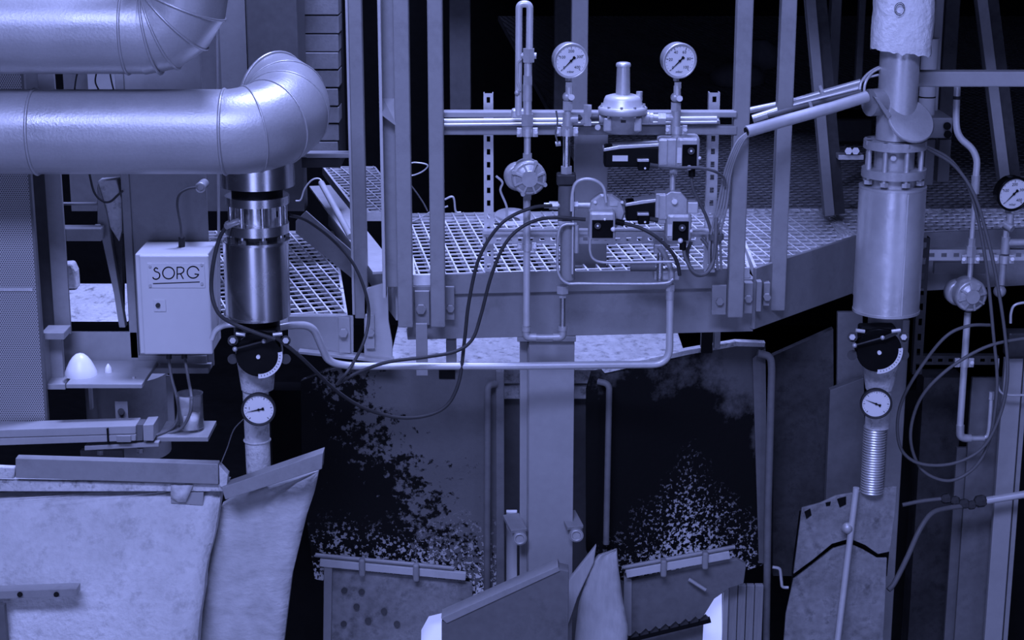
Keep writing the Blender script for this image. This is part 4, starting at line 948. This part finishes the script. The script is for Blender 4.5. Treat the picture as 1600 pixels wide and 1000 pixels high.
for lab, pts in (('pale cable curling from the conduits behind the wrapped pipe, front one', [(1350, 148, 4.95), (1352, 130, 4.95), (1362, 114, 4.97), (1380, 104, 5.0)]), ('pale cable curling from the conduits behind the wrapped pipe, rear one', [(1343, 146, 4.98), (1346, 128, 4.99), (1360, 112, 5.01), (1384, 100, 5.03)]),
        ('pale cable bending flat into the pipe above the conduit ends', [(1345, 128, 5.04), (1360, 120, 5.03), (1385, 115, 5.03)])):
    cable('curled_cable', lab, pts, 5, 2.2, 'pipe_light')
for lab, u, v in (('small wing clip on the uppermost slanting conduit', 1283, 143), ('small wing clip on the thickest slanting conduit', 1267, 168)):
    g = G(); c = P(u, v, 4.96); g.hexn(c, c+FR*.02, .006); g.obox(c+FR*.02, c+FR*.02+Vector((-.008, 0, .02)), (0, 1, 0), .004, .008); one('wing_clip', lab, 'clip', g, 'cast')
# pipes and steel behind
t = Thing('white_standpipe', 'short white standpipe with a dark strap right of the round gusset', 'pipe')
t.part('pipe', G().cyl((X(1450, 130, 5.52), 5.52, Z(184, 5.45)), (X(1450, 130, 5.52), 5.52, Z(60, 5.52)), 13*S(130, 5.5), n=24), 'box_white'); t.part('strap', G().cyl((X(1450, 130, 5.52), 5.52, Z(157, 5.45)), (X(1450, 130, 5.52), 5.52, Z(155, 5.45)), 13.4*S(130, 5.5), n=24), 'black')
post('far_column', 'pale column edge right of the wrapped pipe at the top', 1458, 1472, -75, 210, 5.6, .06, 'paint_light', 'column')
post('far_column', 'dusty brown column behind the pale column edge at the top right', 1474, 1497, -75, 215, 5.7, .06, 'soot_steel', 'column')
post('far_column', 'dark chain-like post left of the wrapped pipe', 1341, 1352, -75, 150, 5.6, .03, 'soot_steel', 'column')
post('far_column', 'dim grey post between the leaning brace and the wrapped pipe', 1296, 1312, -75, 250, 6.0, .06, 'paint_dark', 'column')
one('machine_block', 'dark machine block on the grating behind the right flanges', 'machine', G().bx(1300, 185, 1365, 224, 7.05, .25), 'dark_steel', .01)
t = Thing('machine_plinth', 'grey machine plinth with bolt holes right of the flanges', 'machine')
t.part('block', G().bx(1440, 184, 1488, 216, 5.45, .2), 'paint_grey', .004)
for u, v in ((1480, 197), (1481, 210)): t.part('bolt_hole', G().cyl(P(u, v, 5.452), P(u, v, 5.44), .012, n=14), 'black')
t.part('leg', G().bx(1445, 218, 1460, 290, 5.5, .05), 'paint_dark', .003); t.part('leg', G().bx(1466, 218, 1485, 285, 5.55, .05), 'paint_dark', .003)
t = Thing('nut_bracket', 'small bracket with bright nuts left of the right flanges', 'bracket')
t.part('bar', G().bx(1310, 242, 1350, 250, 5.5, .05), 'galv', .002)
for u in (1326, 1337): t.part('nut', G().hexn(P(u, 236, 5.5), P(u, 236, 5.48), .012), 'galv')
# instrument line on the far right
YI = 5.22
t = Thing('instrument_line', 'pale instrument pipe with an S bend feeding the right flow monitor', 'pipe')
t.part('s_bend', G().tube(curve(px([(1496, 130), (1494, 190), (1500, 214), (1518, 232), (1526, 250), (1525, 275)], YI)), 5.5*S(200, YI), 12), 'pipe_light')
t.part('clip', vp(G(), 1495.5, 150, 155, 6.5, YI), 'dark_steel'); t.part('socket', vp(G(), 1524, 274, 302, 7, YI), 'cast')
t.part('slim_pipe', vp(G(), 1521, 300, 372, 3.8, YI), 'pipe_light'); t.part('union', nut(G(), 1518, 372, 386, 6, YI), 'cast'); t.part('hex_nut', nut(G(), 1517, 384, 400, 8, YI), 'galv')
clamp(t, 1517, 405, 6, YI); t.part('short_pipe', vp(G(), 1516, 408, 440, 4.2, YI), 'galv')
t.part('lower_pipe', vp(G(), 1506, 488, 668, 5.4, YI), 'pipe_light'); clamp(t, 1507, 567, 7, YI)
t.part('elbow', G().tube(fillet(px([(1500.5, 664), (1500, 684), (1517, 685)], YI), .03), 6.5*S(680, YI), 12), 'cast'); t.part('cross_pipe', hp(G(), 1514, 1538, 685, 4.5, YI), 'cast')
t.part('riser', G().tube(curve(px([(1536, 685), (1544, 678), (1547, 650), (1549, 618)], YI)), 3.2*S(660, YI), 10), 'pipe_light'); t.part('riser_nut', nut(G(), 1549, 612, 624, 4.5, YI), 'galv')
t = Thing('flow_monitor', 'round ribbed flow monitor low on the right instrument pipe', 'meter')
c = P(1516, 461, YI-.03); s = S(461, YI); fd = Vector((.15, -1, -.05)).normalized(); e2 = (Vector((0, 0, 1))-fd*fd.z).normalized(); e1 = e2.cross(fd)
t.part('body', G().lathe(c, fd, [(-.05, 20*s), (-.045, 25*s), (0, 26*s), (.012, 25*s), (.014, 23*s)], 32), 'cast'); t.part('cover', G().lathe(c, fd, [(.013, 20*s), (.018, 18*s), (.019, 12*s), (.024, 11*s)], 26), 'cast')
for i in range(8):
    a = math.pi*2*(i+.3)/8; d = e1*math.cos(a)+e2*math.sin(a); t.part('rib', G().obox(c+fd*.018+d*12*s, c+fd*.015+d*23*s, fd, .010, 3*s), 'cast')
t.part('rear_housing', G().lathe(c+Vector((-.03, .035, 0)), fd, [(-.02, 14*s), (-.015, 20*s), (.012, 20*s), (.015, 16*s)], 22), 'cast')
gauge('round pressure gauge with a black rim cut by the right edge', 1584, 303, 28, YI, (.22, -.96, -.10), ['', '100', '200', '300', '400'], 225, 'black_gloss', .036, unit='mbar')
t = Thing('gauge_standpipe', 'fitting stack under the black-rimmed gauge at the right edge', 'pipe')
t.part('neck', vp(G(), 1578, 334, 352, 6, YI), 'cast'); t.part('cock', G().cyl(P(1570, 350, YI), P(1582, 358, YI-.02), .011, n=12), 'cast'); t.part('hex_nut', nut(G(), 1572, 360, 370, 5, YI), 'galv')
t.part('tee', vp(G(), 1571, 370, 396, 7, YI), 'cast'); t.part('branch', hp(G(), 1571, 1610, 379, 6, YI), 'cast'); clamp(t, 1569, 405, 8, YI)
t.part('lower_pipe', vp(G(), 1566, 410, 445, 5.5, YI), 'cast'); t.part('foot_joint', G().sph(P(1562, 455, YI), 10*S(455, YI)), 'cast')
t = Thing('instrument_rail', 'slotted rails behind the right instrument pipe', 'rail')
t.part('upper_rail', slotted(G(), 1446, 1640, 390, 407, YI+.04, 10, True), 'galv'); t.part('lower_rail', slotted(G(), 1428, 1560, 556, 570, YI+.04, 8, True), 'dark_steel'); t.part('back_plate', G().bx(1460, 410, 1540, 428, 5.36, .02), 'paint_beam')
for lab, pts in (('outer dark cable of the two big loops on the right', [(1448, 232, 5.15), (1490, 258, 5.13), (1520, 300, 5.12), (1540, 360, 5.12), (1556, 430, 5.12), (1570, 520, 5.12), (1574, 590, 5.12), (1562, 650, 5.12), (1535, 700, 5.12), (1490, 724, 5.12), (1440, 725, 5.12), (1410, 705, 5.12), (1402, 665, 5.12), (1412, 620, 5.12), (1445, 565, 5.12), (1480, 524, 5.12), (1515, 509, 5.13), (1550, 508, 5.16)]),
        ('inner dark cable of the two big loops on the right', [(1446, 228, 5.17), (1485, 250, 5.15), (1512, 290, 5.14), (1530, 350, 5.14), (1543, 430, 5.14), (1552, 520, 5.14), (1558, 600, 5.14), (1548, 680, 5.14), (1525, 728, 5.14), (1485, 751, 5.14), (1445, 738, 5.14), (1426, 705, 5.14), (1424, 665, 5.14), (1440, 620, 5.14), (1475, 582, 5.14), (1520, 552, 5.14), (1560, 536, 5.14), (1620, 526, 5.16)])):
    cable('looped_cable', lab, pts, 5.12, 2.8, 'cable_grey')
cable('bent_tube', 'short pale tube hooking in from the right edge', [(1579, 505), (1580, 488), (1587, 476), (1612, 471)], YI, 2.2, 'pipe_light', cat='tube')
cable('bent_tube', 'thin pale tube bending off to the right edge below the loops', [(1560, 560), (1558, 590), (1562, 610), (1575, 617), (1612, 617)], YI, 2, 'pipe_light', cat='tube')
one('gauge_block', 'dark valve block at the right edge below the hooked tube', 'valve', G().bx(1575, 520, 1612, 560, YI+.02, .06), 'dark_steel', .008)
# ================================================================== below the walkway
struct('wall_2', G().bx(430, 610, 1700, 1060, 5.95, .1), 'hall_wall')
t = Thing('furnace_ledge', 'pale speckled refractory ledge under the walkway beam', 'ledge')
xa, xb = X(606, 600, 5.16), X(1078, 600, 5.16)
t.part('top_slab', G().box(xa, xb, 5.16, 5.85, Z(600, 5.16), Z(576, 5.16)), 'concrete', .004); t.part('lower_slab', G().box(xa, xb, 5.18, 5.85, Z(624, 5.18), Z(601, 5.18)), 'concrete', .004)
t.part('base', G().box(xa, xb, 5.22, 5.85, Z(1040, 5.2), Z(625, 5.2)), 'paint_dark')
t = Thing('stained_plate', 'grey furnace plate left of the column, crusted with soot at its lower left', 'plate')
t.part('sheet', G().pp([(470, 596), (520, 576), (540, 574), (778, 577), (788, 586), (785, 930), (740, 945), (492, 905), (472, 760)], 4.99, .03), 'plate_stained_shaded')
t.part('rim', G().bx(775, 580, 788, 940, 4.97, .03), 'board_grey', .003)
t.part('pipe', G().tube(fillet(px([(774, 600, 4.97), (762, 602, 4.95), (761, 945, 4.95)], 0), .02), 5.5*S(700, 4.95), 12), 'board_grey')
t.part('bracket_shadow', G().bx(686, 578, 711, 592, 4.986, .006), 'black')  # black patch painted in as the post bracket's shadow
one('hanger_strap', 'flat grey strap hanging below the square post with a bolt', 'strap', G().bx(650, 506, 668, 587, 4.80, .01), 'paint_grey', .001)
one('hanger_stub', 'short grey stub below the walkway beam, left of the ledge', 'stub', G().bx(697, 531, 713, 572, 4.95, .03), 'paint_grey', .002)
def hot_bar(label, a, b, hpx, Y, clips, Yb=None):
    t = Thing('clipped_bar', label, 'bar'); Yb = Yb or Y
    p, q = P(*a, Y), P(*b, Yb); s = S(a[1], Y)
    t.part('bar', G().obox(p, q, (0, 1, 0), .015, hpx*s), 'paint_bright', .002)
    up = Vector((0, 0, 11*s)); t.part('rod', G().cyl(p+up+(q-p)*-.03, q+up+(q-p)*(.05 if b[1] < a[1] else -.08), 3.4*s, n=10), 'paint_grey')
    for f in clips:
        c = p+(q-p)*f; t.part('clip', G().box(c.x-.009, c.x+.009, c.y-.022, c.y+.006, c.z-14*s, c.z+15*s), 'paint_grey', .006)
hot_bar('pale clipped bar across the stained plate on the left', (500, 878), (728, 900), 13, 4.955, (.29, .66))
hot_bar('pale clipped bar across the burnt plate on the right', (978, 896), (1140, 866), 13, 4.955, (.36, .76), 4.965)
t = Thing('furnace_hatch', 'mottled rusty furnace hatch at the bottom left of the column', 'hatch')
t.part('panel', G().pp([(514, 890), (738, 912), (737, 955), (694, 957), (670, 963), (658, 985), (656, 1090), (514, 1090)], 4.97, .014), 'mottled')
t.part('frame_strip', G().pp([(506, 884), (519, 886), (516, 1090), (504, 1090)], 4.955, .03), 'paint_grey', .002)
for u, v in ((538, 923), (557, 948), (537, 975), (575, 970), (620, 975), (565, 925), (600, 955)): t.part('burnt_hole', G().cyl(P(u, v, 4.972), P(u, v, 4.963), .0095, n=12), 'dark_steel')
one('furnace_opening', 'glowing white furnace opening at the bottom beside the slanted board', 'opening', G().pp([(640, 1090), (645, 950), (745, 945), (745, 1090)], 5.02, .02), 'furnace_glow')
t = Thing('slanted_board', 'thick grey board slanting up in front of the column foot', 'board')
t.part('board', G().pp([(690, 972), (872, 889), (889, 893), (887, 1090), (690, 1090)], 4.62, .05), 'board_grey', .002)
t.part('edge', G().pp([(689, 966), (872, 885), (875, 892), (698, 974)], 4.615, .06), 'paint_grey', .001)
t = Thing('burnt_plate', 'blackened furnace plate right of the column, flecked with pale crumbs', 'plate')
fy = lambda u: 4.97+(u-915)/285*.17
Q = lambda u, v, dy=0: P(u, v, fy(u)+dy)
t.part('sheet', G().poly([Q(*q) for q in ((916, 612), (924, 584), (962, 577), (1075, 552), (1160, 537), (1196, 540), (1200, 880), (1170, 890), (985, 912), (930, 890), (916, 860))], .03), 'plate_burnt')
t.part('top_lip', G().poly([Q(*q, -.008) for q in ((940, 577), (1075, 547), (1150, 534), (1196, 536), (1194, 542), (1150, 541), (1076, 554), (945, 583))], .03), 'concrete')
t.part('pipe', G().tube(fillet(px([(934, 596, 4.96), (952, 600, 4.95), (947, 850, 4.95)], 0), .02), 5*S(700, 4.95), 12), 'board_grey')
t.part('rim', G().poly([Q(*q, -.012) for q in ((1176, 560), (1196, 545), (1200, 880), (1186, 880))], .03), 'paint_dark')
t = Thing('side_pipe', 'dim grey pipe with an elbow running down the right rim of the burnt plate', 'pipe')
t.part('pipe', G().tube(fillet(px([(1184, 552, 5.1), (1204, 556, 5.1), (1206, 575, 5.1), (1200, 800, 5.1), (1196, 1090, 5.1)], 0), .025), 6*S(600, 5.1), 12), 'board_grey')
for lab, u0, u1, v0, v1 in (('black hanger under the right end of the walkway beam', 1096, 1114, 505, 552), ('grey hanger beside the black one under the beam', 1116, 1126, 505, 545)):
    one('beam_hanger', lab, 'hanger', G().bx(u0, v0, u1, v1, 5.06, .03), 'black' if u0 == 1096 else 'paint_grey', .002)
t = Thing('furnace_hatch', 'grey furnace hatch with a small handle at the bottom right of the column', 'hatch')
t.part('panel', G().pp([(985, 908), (1152, 874), (1166, 882), (1162, 912), (1140, 919), (1116, 936), (1100, 962), (1093, 1090), (985, 1090)], 4.985, .02), 'board_grey', .002)
t.part('handle', G().cyl(P(1076, 905, 4.97), P(1103, 922, 4.955), 3*S(910, 4.97), n=10), 'paint_light')
t.part('edge_strip', G().pp([(975, 900), (987, 906), (986, 1090), (973, 1090)], 4.975, .02), 'paint_grey')
one('furnace_opening', 'glowing white furnace opening behind the lower right hatch', 'opening', G().pp([(970, 955), (990, 955), (1085, 1000), (1098, 945), (1128, 922), (1128, 1090), (970, 1090)], 5.04, .02), 'furnace_glow')
t = Thing('toothed_rack', 'dark toothed rack across the foot of the right furnace hatch', 'rack')
p, q = P(962, 1004, 4.93), P(1110, 968, 4.94); t.part('bar', G().obox(p, q, (0, 1, 0), .02, .012), 'black')
for i in range(9):
    c = p+(q-p)*(.06+i*.105); t.part('tooth', G().obox(c, c+Vector((.018, 0, .018)), (0, 1, 0), .015, .012), 'dark_steel')
t = Thing('plank_wall', 'dark upright planks beside the right furnace hatch', 'planks')
for u0, u1 in ((1137, 1150), (1151, 1163), (1164, 1176), (1177, 1190)): t.part('plank', G().bx(u0, 915, u1, 1090, 5.04+random.uniform(0, .01), .02), 'wood', .002)
t.part('pale_edge', G().bx(1128, 922, 1136, 1090, 5.03, .02), 'paint_light', .001)
one('hanging_cloth', 'grey cloth hanging over the edge between the column and the right hatch', 'cloth', rough_panel([(928, 870), (964, 858), (967, 890), (972, 930), (981, 980), (978, 1090), (888, 1090), (904, 945)], 4.86, .008, 4.82, (858, 1000), 9, .005), 'cloth')
one('hanging_cloth', 'twisted dark cloth fold left of the grey cloth', 'cloth', G().pp([(932, 852), (928, 880), (902, 935), (885, 985), (876, 1090), (868, 950), (890, 905)], 4.84, .02), 'cloth', .004)
one('pale_strip', 'narrow pale upright strip left of the column foot', 'strip', G().bx(791, 800, 808, 945, 5.02, .02), 'box_white', .002)
# right, below
one('speckled_panel', 'dark speckled panel right of the burnt plate', 'panel', G().pp([(1208, 556), (1302, 514), (1304, 900), (1208, 900)], 5.34, .03), 'soot_steel')
one('grey_plate', 'plain grey plate left of the right butterfly valve', 'plate', G().pp([(1309, 488), (1348, 488), (1350, 590), (1308, 605)], 5.32, .02), 'board_grey', .002)
one('steel_sheet', 'tall dark panel below the plain grey plate', 'panel', G().pp([(1297, 610), (1350, 590), (1354, 790), (1290, 790)], 5.26, .03), 'paint_dark', .002)
one('rear_column', 'grey column behind the ribbed hose', 'column', G().bxz(1388, 500, 1414, 780, 5.42, .05), 'paint_grey', .004)
t = Thing('right_column', 'bright pale upright channel at the lower right edge', 'column')
t.part('front_flange', G().bxz(1553, 560, 1581, 1040, 5.27, .02), 'paint_light', .002); t.part('lip', G().bxz(1583, 560, 1590, 1040, 5.28, .02), 'paint_grey', .001)
t.part('web', G().bxz(1504, 590, 1552, 1040, 5.34, .015), 'board_grey', .001); t.part('rear_flange', G().bxz(1484, 700, 1503, 1040, 5.36, .015), 'paint_dark', .001)
one('masonry_block', 'dim dark masonry face behind the looped cables', 'masonry', G().bxz(1430, 590, 1490, 1040, 5.55, .1), 'soot_steel')
t = Thing('ragged_plate', 'leaning ragged plate with a torn seam at the lower right', 'plate')
t.part('upper_sheet', G().pp([(1253, 794), (1283, 786), (1306, 775), (1330, 771), (1360, 764), (1402, 760), (1400, 790), (1391, 862), (1372, 866), (1352, 852), (1328, 842), (1300, 850), (1270, 875), (1240, 897)], 4.98, .01), 'mottled', .002)
t.part('lower_sheet', G().pp([(1240, 905), (1272, 880), (1302, 857), (1328, 850), (1350, 860), (1370, 872), (1386, 872), (1384, 920), (1376, 1090), (1218, 1090), (1228, 960)], 5.0, .01), 'mottled', .002)
t.part('dark_backing', G().pp([(1238, 890), (1250, 800), (1398, 765), (1386, 900), (1235, 960)], 5.02, .01), 'black')
for uv in ([(1257, 800), (1266, 795), (1268, 805), (1260, 811)], [(1308, 780), (1322, 776), (1322, 788), (1312, 793)], [(1290, 786), (1298, 784), (1297, 790), (1291, 791)]): t.part('burnt_hole', G().pp(uv, 4.977, .006), 'black')
t = Thing('steel_rod', 'pale steel rod clamped to the ragged plate', 'rod')
t.part('rod', G().cyl(P(1338, 762, 4.955), P(1298, 1090, 4.955), 5*S(850, 4.96), n=14), 'pipe_light'); t.part('clamp', G().sph(P(1324, 825, 4.955), 9*S(825, 4.96)), 'cast')
one('hook_bracket', 'small pale hook bracket left of the ragged plate', 'hook', G().tube(fillet(px([(1207, 886), (1219, 888), (1222, 918), (1232, 918)], 5.1), .01), .005, 8), 'pipe_light')
one('clamped_pipe', 'pale pipe entering from the right edge to the crusted joint', 'pipe', G().tube(px([(1536, 783), (1615, 770)], 5.2), 6*S(780, 5.2), 12), 'pipe_light')
t = Thing('crusted_joint', 'crusted pipe joint in front of the lower right column', 'joint')
for i, (u, v, r) in enumerate(((1478, 779, 9), (1492, 782, 8), (1506, 787, 9), (1518, 789, 8), (1532, 783, 11))): t.part('lump', G().lathe(P(u, v, 5.2), (1, .2, .1), [(-r*.0018, r*.0009), (-r*.001, r*.0017), (r*.0009, r*.0018), (r*.0018, r*.001)], 7, smooth=False), 'soot_steel')
cable('bent_pipe', 'dim pipe curving down left from the crusted joint', [(1512, 790, 5.2), (1480, 794, 5.18), (1455, 803, 5.15), (1436, 830, 5.12), (1418, 870, 5.1), (1398, 910, 5.08), (1388, 922, 5.07)], 5.2, 4.2, 'cable_grey', cat='pipe')
cable('bent_pipe', 'short dim pipe running left from the crusted joint', [(1475, 779, 5.2), (1440, 783, 5.2), (1410, 789, 5.2)], 5.2, 3.4, 'cable_grey', cat='pipe')
cable('tray_wire', 'pale wire curling out of the sloped conduit left of the slim post', [(462, 314, 5.5), (470, 312, 5.5), (476, 295, 5.5), (488, 281, 5.5), (500, 280, 5.5), (506, 292, 5.48)], 5.5, 1.3, 'pipe_light', cat='wire')
one('sloped_conduit', 'pale conduit sloping down beside the lower grating', 'conduit', G().tube(px([(502, 286, 5.48), (548, 370, 5.0)], 5), 5*S(320, 5.3), 12), 'pipe_light')
finish()
